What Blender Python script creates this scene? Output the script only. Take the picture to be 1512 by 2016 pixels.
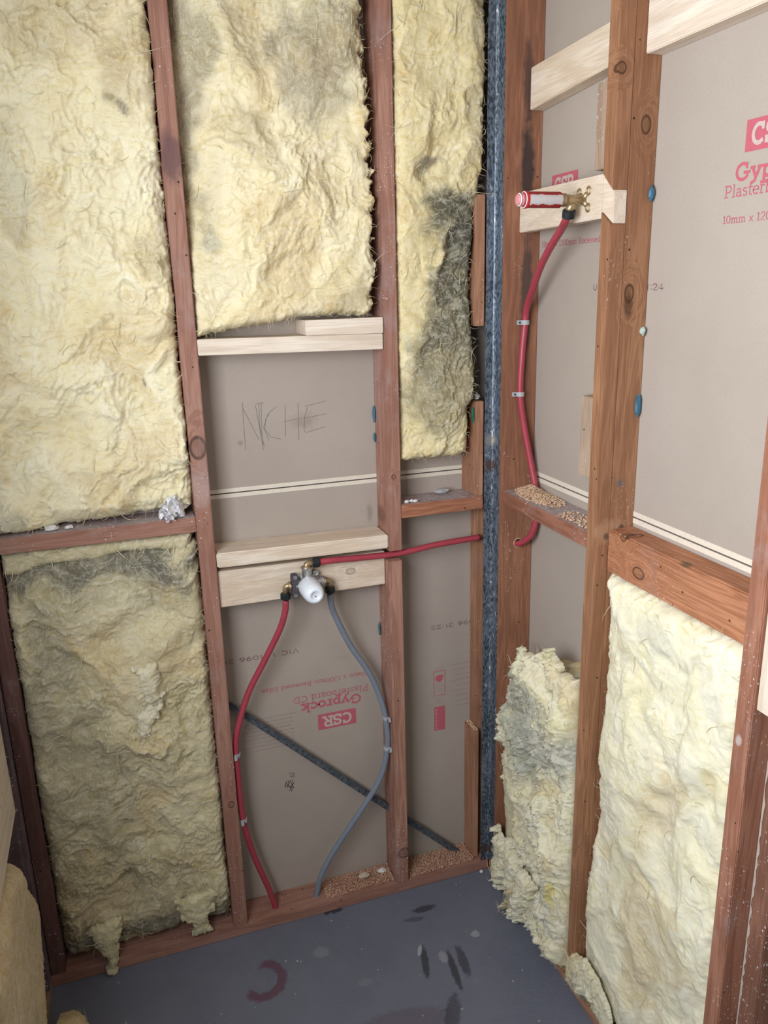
import bpy, bmesh, math, random
import numpy as np
from mathutils import Vector, Matrix, noise as mnoise
PI = math.pi
S = bpy.context.scene
COL = S.collection
for o in list(bpy.data.objects): bpy.data.objects.remove(o)

# ------------------------------------------------------------------ camera
cd = bpy.data.cameras.new('camera'); cam = bpy.data.objects.new('camera', cd); COL.objects.link(cam)
cd.sensor_fit = 'VERTICAL'; cd.sensor_height = 24.0; cd.lens = 1575.45 * 24.0 / 2016.0
cd.clip_start = 0.02; cd.clip_end = 60
R_ = (0.94579747, -0.3237695, -0.02530707); U_ = (0.11181494, 0.25148939, 0.96137948); F_ = (0.3049009, 0.91209999, -0.2740603)
cam.matrix_world = Matrix(((R_[0], U_[0], -F_[0], -0.9071), (R_[1], U_[1], -F_[1], -1.81525), (R_[2], U_[2], -F_[2], 1.6885), (0, 0, 0, 1)))
S.camera = cam
# ------------------------------------------------------------------ light
S.view_settings.view_transform = 'Standard'; S.view_settings.look = 'None'
S.view_settings.gamma = 1.0; S.view_settings.use_curve_mapping = False
S.view_settings.exposure = 0.0
w = bpy.data.worlds.new('daylight'); S.world = w; w.use_nodes = True
bg = w.node_tree.nodes['Background']; bg.inputs[0].default_value = (0.80, 0.88, 1.0, 1); bg.inputs[1].default_value = 0.20
ld = bpy.data.lights.new('window_daylight', 'AREA'); ld.shape = 'RECTANGLE'; ld.size = 1.0; ld.size_y = .80
ld.energy = 43.0; ld.color = (0.93, 0.96, 1.0)
lo = bpy.data.objects.new('window_daylight', ld); COL.objects.link(lo)
lo.location = (-1.40, -1.38, 1.72)
lo.rotation_euler = Vector((-0.97, -0.25, 0.0)).to_track_quat('Z', 'Y').to_euler()

# ------------------------------------------------------------------ helpers
def tag(o, label=None, cat=None, group=None, kind=None):
    if label: o['label'] = label
    if cat: o['category'] = cat
    if group: o['group'] = group
    if kind: o['kind'] = kind
    return o

def link(name, me, mat=None, parent=None):
    o = bpy.data.objects.new(name, me); COL.objects.link(o)
    if mat: me.materials.append(mat)
    if parent: o.parent = parent; 
    return o

def smooth(me, on=True):
    me.polygons.foreach_set('use_smooth', [on] * len(me.polygons))

def empty(name, loc=(0, 0, 0)):
    o = bpy.data.objects.new(name, None); COL.objects.link(o); o.location = loc; o.empty_display_size = .05
    return o

class MB:
    def __init__(s): s.v = []; s.f = []
    def add(s, v, f):
        n = len(s.v); s.v += [tuple(p) for p in v]; s.f += [tuple(i + n for i in q) for q in f]; return s
    def box(s, x0, x1, y0, y1, z0, z1):
        v = [(x0, y0, z0), (x1, y0, z0), (x1, y1, z0), (x0, y1, z0), (x0, y0, z1), (x1, y0, z1), (x1, y1, z1), (x0, y1, z1)]
        return s.add(v, [(0, 3, 2, 1), (4, 5, 6, 7), (0, 1, 5, 4), (1, 2, 6, 5), (2, 3, 7, 6), (3, 0, 4, 7)])
    def hexa(s, b, t):
        return s.add(list(b) + list(t), [(0, 3, 2, 1), (4, 5, 6, 7), (0, 1, 5, 4), (1, 2, 6, 5), (2, 3, 7, 6), (3, 0, 4, 7)])
    def tube(s, pts, rad, seg=14, cap=True):
        pts = [Vector(p) for p in pts]; n = len(pts)
        if not hasattr(rad, '__len__'): rad = [rad] * n
        T = [(pts[min(i + 1, n - 1)] - pts[max(i - 1, 0)]).normalized() for i in range(n)]
        a = T[0].orthogonal().normalized(); v = []; f = []
        for i in range(n):
            a = (a - T[i] * a.dot(T[i])).normalized(); b = T[i].cross(a)
            for k in range(seg):
                t = 2 * PI * k / seg; v.append(pts[i] + (a * math.cos(t) + b * math.sin(t)) * rad[i])
        for i in range(n - 1):
            for k in range(seg):
                k2 = (k + 1) % seg; f.append((i * seg + k, i * seg + k2, (i + 1) * seg + k2, (i + 1) * seg + k))
        if cap: f.append(tuple(range(seg))[::-1]); f.append(tuple((n - 1) * seg + k for k in range(seg)))
        return s.add(v, f)
    def lathe(s, base, axis, prof, seg=28):
        # prof: (distance along axis, radius)
        b = Vector(base); ax = Vector(axis).normalized()
        return s.tube2([b + ax * d for d, r in prof], [max(r, 1e-5) for d, r in prof], ax, seg)
    def tube2(s, pts, rad, ax, seg):
        a = ax.orthogonal().normalized(); b = ax.cross(a); v = []; f = []
        for p, r in zip(pts, rad):
            for k in range(seg):
                t = 2 * PI * k / seg; v.append(p + (a * math.cos(t) + b * math.sin(t)) * r)
        n = len(pts)
        for i in range(n - 1):
            for k in range(seg):
                k2 = (k + 1) % seg; f.append((i * seg + k, i * seg + k2, (i + 1) * seg + k2, (i + 1) * seg + k))
        f.append(tuple(range(seg))[::-1]); f.append(tuple((n - 1) * seg + k for k in range(seg)))
        return s.add(v, f)
    def build(s, name, mat, parent=None, smo=False, bevel=0):
        me = bpy.data.meshes.new(name); me.from_pydata(s.v, [], s.f); me.update()
        if bevel:
            bm = bmesh.new(); bm.from_mesh(me)
            ed = [e for e in bm.edges if len(e.link_faces) == 2 and e.calc_face_angle(0) > .6]
            bmesh.ops.bevel(bm, geom=ed, offset=bevel, segments=2, affect='EDGES', clamp_overlap=True)
            bm.to_mesh(me); bm.free()
        if smo: smooth(me)
        return link(name, me, mat, parent)

def spline(pts, n=10):
    P = [Vector(p) for p in pts]; P = [P[0] * 2 - P[1]] + P + [P[-1] * 2 - P[-2]]; out = []
    for i in range(1, len(P) - 2):
        for k in range(n):
            t = k / n; a, b, c, d = P[i - 1:i + 3]
            out.append(.5 * ((2 * b) + (c - a) * t + (2 * a - 5 * b + 4 * c - d) * t * t + (3 * b - a - 3 * c + d) * t ** 3))
    out.append(P[-2]); return out

# ------------------------------------------------------------------ node materials
class NT:
    def __init__(s, name):
        s.m = bpy.data.materials.new(name); s.m.use_nodes = True; s.t = s.m.node_tree
        s.b = s.t.nodes['Principled BSDF']; s.b.inputs['Roughness'].default_value = .7
        s.b.inputs['Specular IOR Level'].default_value = .3
    def n(s, typ, ins=None, **kw):
        nd = s.t.nodes.new(typ)
        for k, v in kw.items(): setattr(nd, k, v)
        if ins:
            for k, v in ins.items():
                if isinstance(v, bpy.types.NodeSocket): s.t.links.new(v, nd.inputs[k])
                else: nd.inputs[k].default_value = v
        return nd
    def set(s, k, v):
        if isinstance(v, bpy.types.NodeSocket): s.t.links.new(v, s.b.inputs[k])
        else: s.b.inputs[k].default_value = v
    def math(s, op, a, b=0.0, c=0.0, clamp=False):
        return s.n('ShaderNodeMath', {0: a, 1: b, 2: c}, operation=op, use_clamp=clamp).outputs[0]
    def vm(s, op, a, b=(0, 0, 0)):
        nd = s.n('ShaderNodeVectorMath', {0: a, 1: b}, operation=op)
        return nd.outputs['Value'] if op in ('LENGTH', 'DOT_PRODUCT', 'DISTANCE') else nd.outputs['Vector']
    def mix(s, f, a, b, mode='MIX'):
        nd = s.n('ShaderNodeMix', data_type='RGBA', blend_type=mode)
        for k, v in ((0, f), (6, a), (7, b)):
            if isinstance(v, bpy.types.NodeSocket): s.t.links.new(v, nd.inputs[k])
            else: nd.inputs[k].default_value = v if k == 0 else (*v[:3], 1)
        return nd.outputs[2]
    def noise(s, vec, scale, detail=4, rough=.55, dist=0.0):
        return s.n('ShaderNodeTexNoise', {'Vector': vec, 'Scale': scale, 'Detail': detail, 'Roughness': rough, 'Distortion': dist}).outputs[0]
    def step(s, v, lo, hi, a=0.0, b=1.0):
        return s.n('ShaderNodeMapRange', {0: v, 1: lo, 2: hi, 3: a, 4: b}, interpolation_type='SMOOTHSTEP').outputs[0]
    def bump(s, h, strength, dist):
        nd = s.n('ShaderNodeBump', {'Height': h, 'Strength': strength, 'Distance': dist})
        s.t.links.new(nd.outputs[0], s.b.inputs['Normal'])
    def pos(s): return s.n('ShaderNodeNewGeometry').outputs['Position']
    def blob(s, pos, c, r, lo=1.0, hi=.5):
        d = s.vm('SUBTRACT', pos, c); d = s.vm('MULTIPLY', d, tuple(1 / q for q in r))
        return s.step(s.vm('LENGTH', d), lo, hi)

def flat(name, col, rough=.5, metal=0.0, spec=.4, bumpy=0):
    k = NT(name); k.set('Base Color', (*col, 1)); k.set('Roughness', rough); k.set('Metallic', metal); k.set('Specular IOR Level', spec)
    p = k.pos(); nn = k.noise(p, 140, 3)
    k.set('Base Color', k.mix(k.step(nn, .3, .7, 0, .25), col, tuple(c * .72 for c in col)))
    if bumpy: k.bump(nn, bumpy, .001)
    return k.m

def wood(name, dark, light, knots=(), specks=.5, stains_shade=(), res=0.0, grain=1.0, dusty=0.0, kd=.10):
    """long axis of the board is x of attribute gc (metres)."""
    k = NT(name); g = k.n('ShaderNodeAttribute', attribute_name='gc').outputs['Vector']; p = k.pos()
    kn = None; disp = None
    for (c, r) in knots:
        d = k.vm('LENGTH', k.vm('MULTIPLY', k.vm('SUBTRACT', p, c), tuple(1 / q for q in r)))
        core = k.step(d, 1.15, .75); ring = k.math('SUBTRACT', k.step(d, 1.18, .98), k.step(d, .88, .68))
        e = k.step(d, 4.0, .6)
        kn = core if kn is None else k.math('MAXIMUM', kn, core)
        rg = ring if disp is None else k.math('MAXIMUM', rg, ring)
        disp = e if disp is None else k.math('ADD', disp, e)
    gv = k.vm('MULTIPLY', g, (2.2, 26, 26))
    if disp is not None:
        off = k.n('ShaderNodeCombineXYZ', {1: k.math('MULTIPLY', disp, 1.5), 2: k.math('MULTIPLY', disp, 1.5)}).outputs[0]
        gv = k.vm('ADD', gv, off)
    n1 = k.noise(gv, 1.0, 3, .6, .6)
    band = k.math('SINE', k.math('MULTIPLY', n1, 34 * grain)); band = k.step(band, -1, 1)
    fine = k.noise(k.vm('MULTIPLY', g, (14, 420, 420)), 1.0, 3, .6)
    big = k.noise(k.vm('MULTIPLY', g, (3.5, 9, 9)), 1.0, 3, .6)
    c = k.mix(k.math('MULTIPLY', band, .55), light, dark)
    c = k.mix(k.step(big, .35, .7, 0, .55), c, dark)
    c = k.mix(k.step(fine, .35, .7, 0, .3), c, tuple(q * .55 for q in dark))
    if kn is not None:
        c = k.mix(k.math('MULTIPLY', kn, .35), c, tuple(q * .35 for q in dark))
        c = k.mix(k.math('MULTIPLY', rg, .7), c, tuple(q * kd for q in dark))
    for (cc, r, col, st) in stains_shade:
        d = k.vm('LENGTH', k.vm('MULTIPLY', k.vm('SUBTRACT', p, cc), tuple(1 / q for q in r)))
        d = k.math('ADD', d, k.math('MULTIPLY', k.math('SUBTRACT', k.noise(p, 45, 4), .5), .9))
        c = k.mix(k.step(d, 1.1, .45, 0, st), c, col)
    if res:   # old glue and plaster smears
        m = k.noise(k.vm('MULTIPLY', p, (9, 9, 6)), 1.0, 5, .7)
        c = k.mix(k.step(m, .50, .72, 0, res), c, (.42, .36, .37))
    if dusty:   # plaster dust lying on the upward face
        up = k.n('ShaderNodeSeparateXYZ', {0: k.n('ShaderNodeNewGeometry').outputs['True Normal']}).outputs[2]
        dn = k.noise(k.vm('MULTIPLY', p, (28, 28, 28)), 1.0, 5, .7)
        c = k.mix(k.math('MULTIPLY', k.step(up, .8, .95), k.step(dn, .25, .62, .25, dusty)), c, (.40, .36, .38))
        c = k.mix(k.math('MULTIPLY', k.step(up, .8, .95), k.step(k.noise(p, 120, 4, .7), .56, .64, 0, dusty)), c, (.66, .64, .64))
    if specks:
        a = k.noise(p, 170, 2, .5); b = k.noise(k.vm('MULTIPLY', p, (10, 10, 5)), 1.0, 2)
        sp = k.math('MULTIPLY', k.step(a, .64, .70), k.step(b, .50, .62)); c = k.mix(k.math('MULTIPLY', sp, specks), c, (.75, .72, .72))
        v = k.n('ShaderNodeTexVoronoi', {'Vector': p, 'Scale': 26.0}).outputs['Distance']
        c = k.mix(k.step(v, .075, .05, 0, .85), c, tuple(q * .08 for q in dark))
    k.set('Base Color', c); k.set('Roughness', .72)
    k.bump(k.math('ADD', fine, k.math('MULTIPLY', band, .4)), .25, .0012)
    return k.m

OD, OL = (.255, .115, .082), (.405, .222, .165)      # old stained hardwood
RD, RL = (.270, .125, .070), (.480, .255, .155)      # the redder pine of the right wall
ND, NL = (.660, .530, .410), (.820, .730, .620)      # new pine
M_old = [wood('old_timber_%d' % i, tuple(c * f for c in OD), tuple(c * f for c in OL), specks=.75, res=.25) for i, f in enumerate((1.0, .9, 1.08))]
M_new = wood('new_pine', ND, NL, specks=0, grain=.55)
M_new2 = wood('new_pine_grain', (.62, .48, .35), NL, specks=0, grain=.8, kd=.55, knots=[((-.385, .04, .99), (.014, .03, .01))])
M_right = wood('right_wall_timber', RD, RL, specks=.5, res=.12)

SEED = random.Random(4)
def gc_attr(me, axis, o=None):
    n = len(me.vertices); co = np.empty(n * 3, dtype=np.float32); me.vertices.foreach_get('co', co); co = co.reshape(-1, 3)
    order = {'x': (0, 1, 2), 'y': (1, 0, 2), 'z': (2, 0, 1)}[axis]
    off = np.array([SEED.uniform(0, 20) for _ in range(3)]); g = co[:, order] + off
    at = me.attributes.new('gc', 'FLOAT_VECTOR', 'POINT'); at.data.foreach_set('vector', g.astype(np.float32).ravel())

def timber(name, label, cat, mb, axis, mat, group=None, bevel=.0016, kind=None):
    o = mb.build(name, mat, None, bevel=bevel); gc_attr(o.data, axis)
    return tag(o, label, cat, group, kind)

def box(*a): return MB().box(*a)

# ------------------------------------------------------------------ numpy noise
def hash2(ix, iy, seed):
    h = (ix.astype(np.int64) * 374761393 + iy.astype(np.int64) * 668265263 + seed * 2147483647) & 0xffffffff
    h = ((h ^ (h >> 13)) * 1274126177) & 0xffffffff
    return ((h ^ (h >> 16)) & 0xffff) / 65535.0
def gn(x, y, seed=0):
    ix = np.floor(x); iy = np.floor(y); fx = x - ix; fy = y - iy
    u = fx * fx * fx * (fx * (fx * 6 - 15) + 10); v = fy * fy * fy * (fy * (fy * 6 - 15) + 10)
    def g(a, b):
        t = hash2(ix + a, iy + b, seed) * 2 * PI
        return np.cos(t) * (fx - a) + np.sin(t) * (fy - b)
    return ((g(0, 0) * (1 - u) + g(1, 0) * u) * (1 - v) + (g(0, 1) * (1 - u) + g(1, 1) * u) * v) * 1.4
def fbm(x, y, seed=0, o=4, gain=.5):
    s = 0; a = 1.0; f = 1.0
    for i in range(o): s = s + a * gn(x * f, y * f, seed + i * 7); a *= gain; f *= 2.03
    return s
def ridge(x, y, seed=0, o=3):
    s = 0; a = 1.0; f = 1.0
    for i in range(o): s = s + a * (1 - np.abs(gn(x * f, y * f, seed + i * 11)) * 2.2); a *= .5; f *= 2.1
    return s / 1.75
def sdf(px, py, poly):
    d = np.full(px.shape, 1e9); inside = np.zeros(px.shape, bool); n = len(poly)
    for i in range(n):
        ax, ay = poly[i]; bx, by = poly[(i + 1) % n]; ex, ey = bx - ax, by - ay
        t = np.clip(((px - ax) * ex + (py - ay) * ey) / (ex * ex + ey * ey + 1e-12), 0, 1)
        d = np.minimum(d, np.hypot(px - ax - ex * t, py - ay - ey * t))
        c = ((ay > py) != (by > py))
        if ey != 0: inside ^= c & (px < (bx - ax) * (py - ay) / ey + ax)
    return np.where(inside, d, -d)

# ------------------------------------------------------------------ glass wool batts
k = NT('glass_wool'); col = k.n('ShaderNodeAttribute', attribute_name='col').outputs['Color']; p = k.pos()
wp = k.vm('ADD', p, k.vm('MULTIPLY', k.n('ShaderNodeTexNoise', {'Vector': p, 'Scale': 14.0, 'Detail': 2.0}).outputs['Color'], (.09, .09, .09)))
f1 = k.noise(k.vm('MULTIPLY', wp, (35, 35, 120)), 1.0, 5, .65); f2 = k.noise(k.vm('MULTIPLY', wp, (190, 190, 40)), 1.0, 4, .65); f3 = k.noise(p, 900, 2, .6)
ff = k.math('MAXIMUM', f1, f2)
c = k.mix(k.step(ff, .46, .72, 0, .42), col, (.88, .84, .68))
c = k.mix(k.step(f1, .52, .30, 0, .45), c, k.mix(1.0, col, (.80, .70, .45), 'MULTIPLY'))
k.set('Base Color', c); k.set('Roughness', .95); k.set('Specular IOR Level', .08)
k.bump(k.math('ADD', k.math('ADD', f1, f2), k.math('MULTIPLY', f3, .6)), .45, .003)
k.set('Subsurface Weight', .45); k.set('Subsurface Radius', (1.0, .85, .5)); k.set('Subsurface Scale', .012)
M_wool = k.m
k = NT('glass_wool_fibre'); k.set('Base Color', (.74, .68, .46, 1)); k.set('Roughness', .9); k.set('Specular IOR Level', .1); M_fib = k.m

def place(plane, s, z, h):
    # h = distance into the room from the front plane of the studs
    if plane == 'A': return np.stack([s, -h, z], -1)
    if plane == 'B': return np.stack([-h, s, z], -1)
    if plane == 'L': return np.stack([-1.22 + h, s, z], -1)

def batt(name, label, plane, poly, back, front, seed, c1, c2, stains_shade=(), bumps=(), amp=.012, jag=.0035, rnd=.02, res=.003,
         fibres=800, rough=.75, lip=.62, jm=None, ffun=None, parent=None, flow=0.0, kind=None):
    rs = random.Random(seed); P = np.array(poly); s0, z0 = P.min(0) - .02; s1, z1 = P.max(0) + .02
    ns = int((s1 - s0) / res) + 2; nz = int((z1 - z0) / res) + 2
    gs, gz = np.meshgrid(np.linspace(s0, s1, ns), np.linspace(z0, z1, nz)); 
    wx = fbm(gs * 7, gz * 6, seed + 50, 3) * .055; wz = fbm(gs * 7, gz * 6, seed + 90, 3) * .055
    d = sdf(gs, gz, P) + jag * (1 if jm is None else jm(gs, gz)) * fbm(gs * 34, gz * 34, seed + 5, 4, .6)
    fx, fz = math.cos(flow), math.sin(flow); X = gs + wx; Z = gz + wz
    a1 = X * fx + Z * fz; a2 = -X * fz + Z * fx
    h = 1.0 * fbm(X * 6, Z * 5, seed + 1, 2) + .40 * ridge(a1 * 6, a2 * 11, seed + 2, 2)
    patch = np.clip(fbm(gs * 6, gz * 6, seed + 30, 2) * 2.2 + .35, 0, 1)
    h += rough * .24 * patch * ridge(a1 * 11 + wx * 60, a2 * 26 + wz * 60, seed + 3, 3)
    h += rough * .10 * fbm(a1 * 60, a2 * 110 + wx * 200, seed + 4, 3) * (.4 + patch)
    # torn layers: soft one-sided ledges with feathered lips, strongest in patches
    for q_ in range(4):
        pm = np.clip(gn(gs * 5 + 3 * q_, gz * 5, seed + 9 + q_) * 3 + .25, 0, 1)
        nn_ = fbm(a1 * 5 + wx * 30, a2 * (8 + 2 * q_) + wz * 30, seed + 60 + q_, 4, .55)
        st_ = np.clip((nn_ - .12) * 9, 0, 1); st_ = st_ * st_ * (3 - 2 * st_); h += rough * .26 * pm * st_ * np.exp(-np.maximum(nn_ - .22, 0) * 3.0)
    h += rough * .05 * gn(a1 * 30 + wx * 40, a2 * 190 + wz * 300, seed + 7) + rough * .04 * gn(a1 * 150 + wx * 300, a2 * 34, seed + 71)
    fr = front if ffun is None else front + ffun(gs, gz)
    prof = np.clip(lip + (1 - lip) * (1 - np.exp(-np.maximum(d, 0) / rnd * 1.8)), 0, 1)
    hh = -back + (fr + back) * prof + amp * (h - .15) * prof
    for (bs, bz, rs_, rz_, b) in bumps: hh = hh + b * np.exp(-(((gs - bs + wx * .5) / rs_) ** 2 + ((gz - bz + wz * .5) / rz_) ** 2) ** 1.5)
    # colour of the wool itself, plus stains and painted shade
    t = np.clip(.5 + .55 * fbm(X * 9, Z * 9, seed + 20, 4) , 0, 1)[..., None]
    c = np.array(c1) * (1 - t) + np.array(c2) * t
    q = np.clip((fbm(X * 5, Z * 4, seed + 21, 3) - .12) * 3.0, 0, 1)[..., None]; c = c * (1 - .5 * q) + .5 * q * np.array((.64, .49, .25))
    q = np.clip((ridge(a1 * 5 + wx * 60, a2 * 16 + wz * 30, seed + 22, 2) - .72) * 4, 0, 1)[..., None] * patch[..., None]; c = c * (1 - .55 * q) + .55 * q * np.array((.93, .89, .72))
    q = np.clip((ridge(a1 * 9 + wx * 120, a2 * 34 + wz * 90, seed + 24, 1) - .86) * 7, 0, 1)[..., None]; c = c * (1 - .4 * q) + .4 * q * np.array((.90, .84, .52))
    for (bs, bz, rs_, rz_, st, cc) in stains_shade:
        e = ((gs - bs + wx * .9) / rs_) ** 2 + ((gz - bz + wz * .9) / rz_) ** 2
        e = e + .7 * fbm(gs * 22, gz * 18, seed + int(abs(bs) * 977), 4)
        q = (st / (1 + np.exp((e - .8) * 4)))[..., None]; c = c * (1 - q) + q * np.array(cc)
    V = place(plane, gs, gz, hh).reshape(-1, 3); keep = (d > -res * .3)
    cell = keep[:-1, :-1] & keep[1:, :-1] & keep[:-1, 1:] & keep[1:, 1:]
    idx = np.arange(ns * nz).reshape(nz, ns)
    jj, ii = np.nonzero(cell)
    quad = np.stack([idx[jj, ii], idx[jj, ii + 1], idx[jj + 1, ii + 1], idx[jj + 1, ii]], -1)
    # skirt back to the rear plane
    skirt = []; backv = place(plane, gs, gz, np.full_like(gs, -back)).reshape(-1, 3)
    pad = np.zeros((nz + 1, ns + 1), bool); pad[1:nz, 1:ns] = cell
    for (dj, di, a, b) in ((0, -1, (1, 0), (0, 0)), (0, 1, (0, 1), (1, 1)), (-1, 0, (0, 0), (0, 1)), (1, 0, (1, 1), (1, 0))):
        m = cell & ~pad[1 + dj:nz + dj, 1 + di:ns + di]
        j2, i2 = np.nonzero(m)
        A = idx[j2 + a[0], i2 + a[1]]; B = idx[j2 + b[0], i2 + b[1]]
        skirt.append(np.stack([A, A + ns * nz, B + ns * nz, B], -1))
    sk = np.concatenate(skirt); F = np.concatenate([quad, sk]); VV = np.concatenate([V, backv]); CC = np.concatenate([c.reshape(-1, 3)] * 2)
    used, inv = np.unique(F.ravel(), return_inverse=True); F = inv.reshape(-1, 4); VV = VV[used]; CC = np.clip(CC[used], .01, .95)
    if plane == 'B': F = F[:, ::-1]
    me = bpy.data.meshes.new(name); me.vertices.add(len(VV)); me.vertices.foreach_set('co', VV.astype(np.float32).ravel())
    me.loops.add(F.size); me.loops.foreach_set('vertex_index', F.astype(np.int32).ravel())
    me.polygons.add(len(F)); me.polygons.foreach_set('loop_start', np.arange(0, F.size, 4, dtype=np.int32))
    me.update(calc_edges=True); me.validate()
    at = me.color_attributes.new('col', 'FLOAT_COLOR', 'POINT'); at.data.foreach_set('color', np.concatenate([CC, np.ones((len(CC), 1))], 1).astype(np.float32).ravel())
    smooth(me); o = link(name, me, M_wool, parent)
    if label: tag(o, label, 'insulation batt', None, kind)
    # loose fibres standing off the face and the torn edges
    if fibres:
        mb = MB(); dd = d.ravel(); edge = np.nonzero((dd > 0) & (dd < .010))[0]; inn = np.nonzero(dd > .012)[0]
        if not len(inn): inn = edge
        for i in range(fibres):
            onedge = rs.random() < .5 and len(edge)
            v = V[edge[rs.randrange(len(edge))] if onedge else inn[rs.randrange(len(inn))]]
            pt = Vector(v); L = rs.uniform(.008, .026) * (1.0 if onedge else 1.2); ang = rs.uniform(0, 2 * PI)
            out = {'A': Vector((0, -1, 0)), 'B': Vector((-1, 0, 0)), 'L': Vector((1, 0, 0))}[plane]
            t1 = {'A': Vector((1, 0, 0)), 'B': Vector((0, 1, 0)), 'L': Vector((0, 1, 0))}[plane]
            dr = (t1 * math.cos(ang) + Vector((0, 0, 1)) * math.sin(ang)) + out * rs.uniform(.05, .35)
            pts = [pt - out * .002]; r0 = rs.uniform(.00025, .0006); tw = rs.uniform(-1.2, 1.2)
            if not onedge and rs.random() < .35: L *= 2.2; r0 = rs.uniform(.0005, .0010); dr = dr - out * dr.dot(out) * .8; tw *= .7
            for q_ in range(5):
                pt = pt + dr * L / 5; ang += tw * .5; dr = (t1 * math.cos(ang) + Vector((0, 0, 1)) * math.sin(ang)) + out * rs.uniform(-.25, .2); pts.append(pt)
            mb.tube(pts, [r0, r0, r0 * .9, r0 * .7, r0 * .5, r0 * .2], 3, False)
        tag(mb.build('loose_fibres', M_fib, o, True), 'pale stray glass fibres standing off the batt', None, None, 'stuff')
    return o

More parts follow.
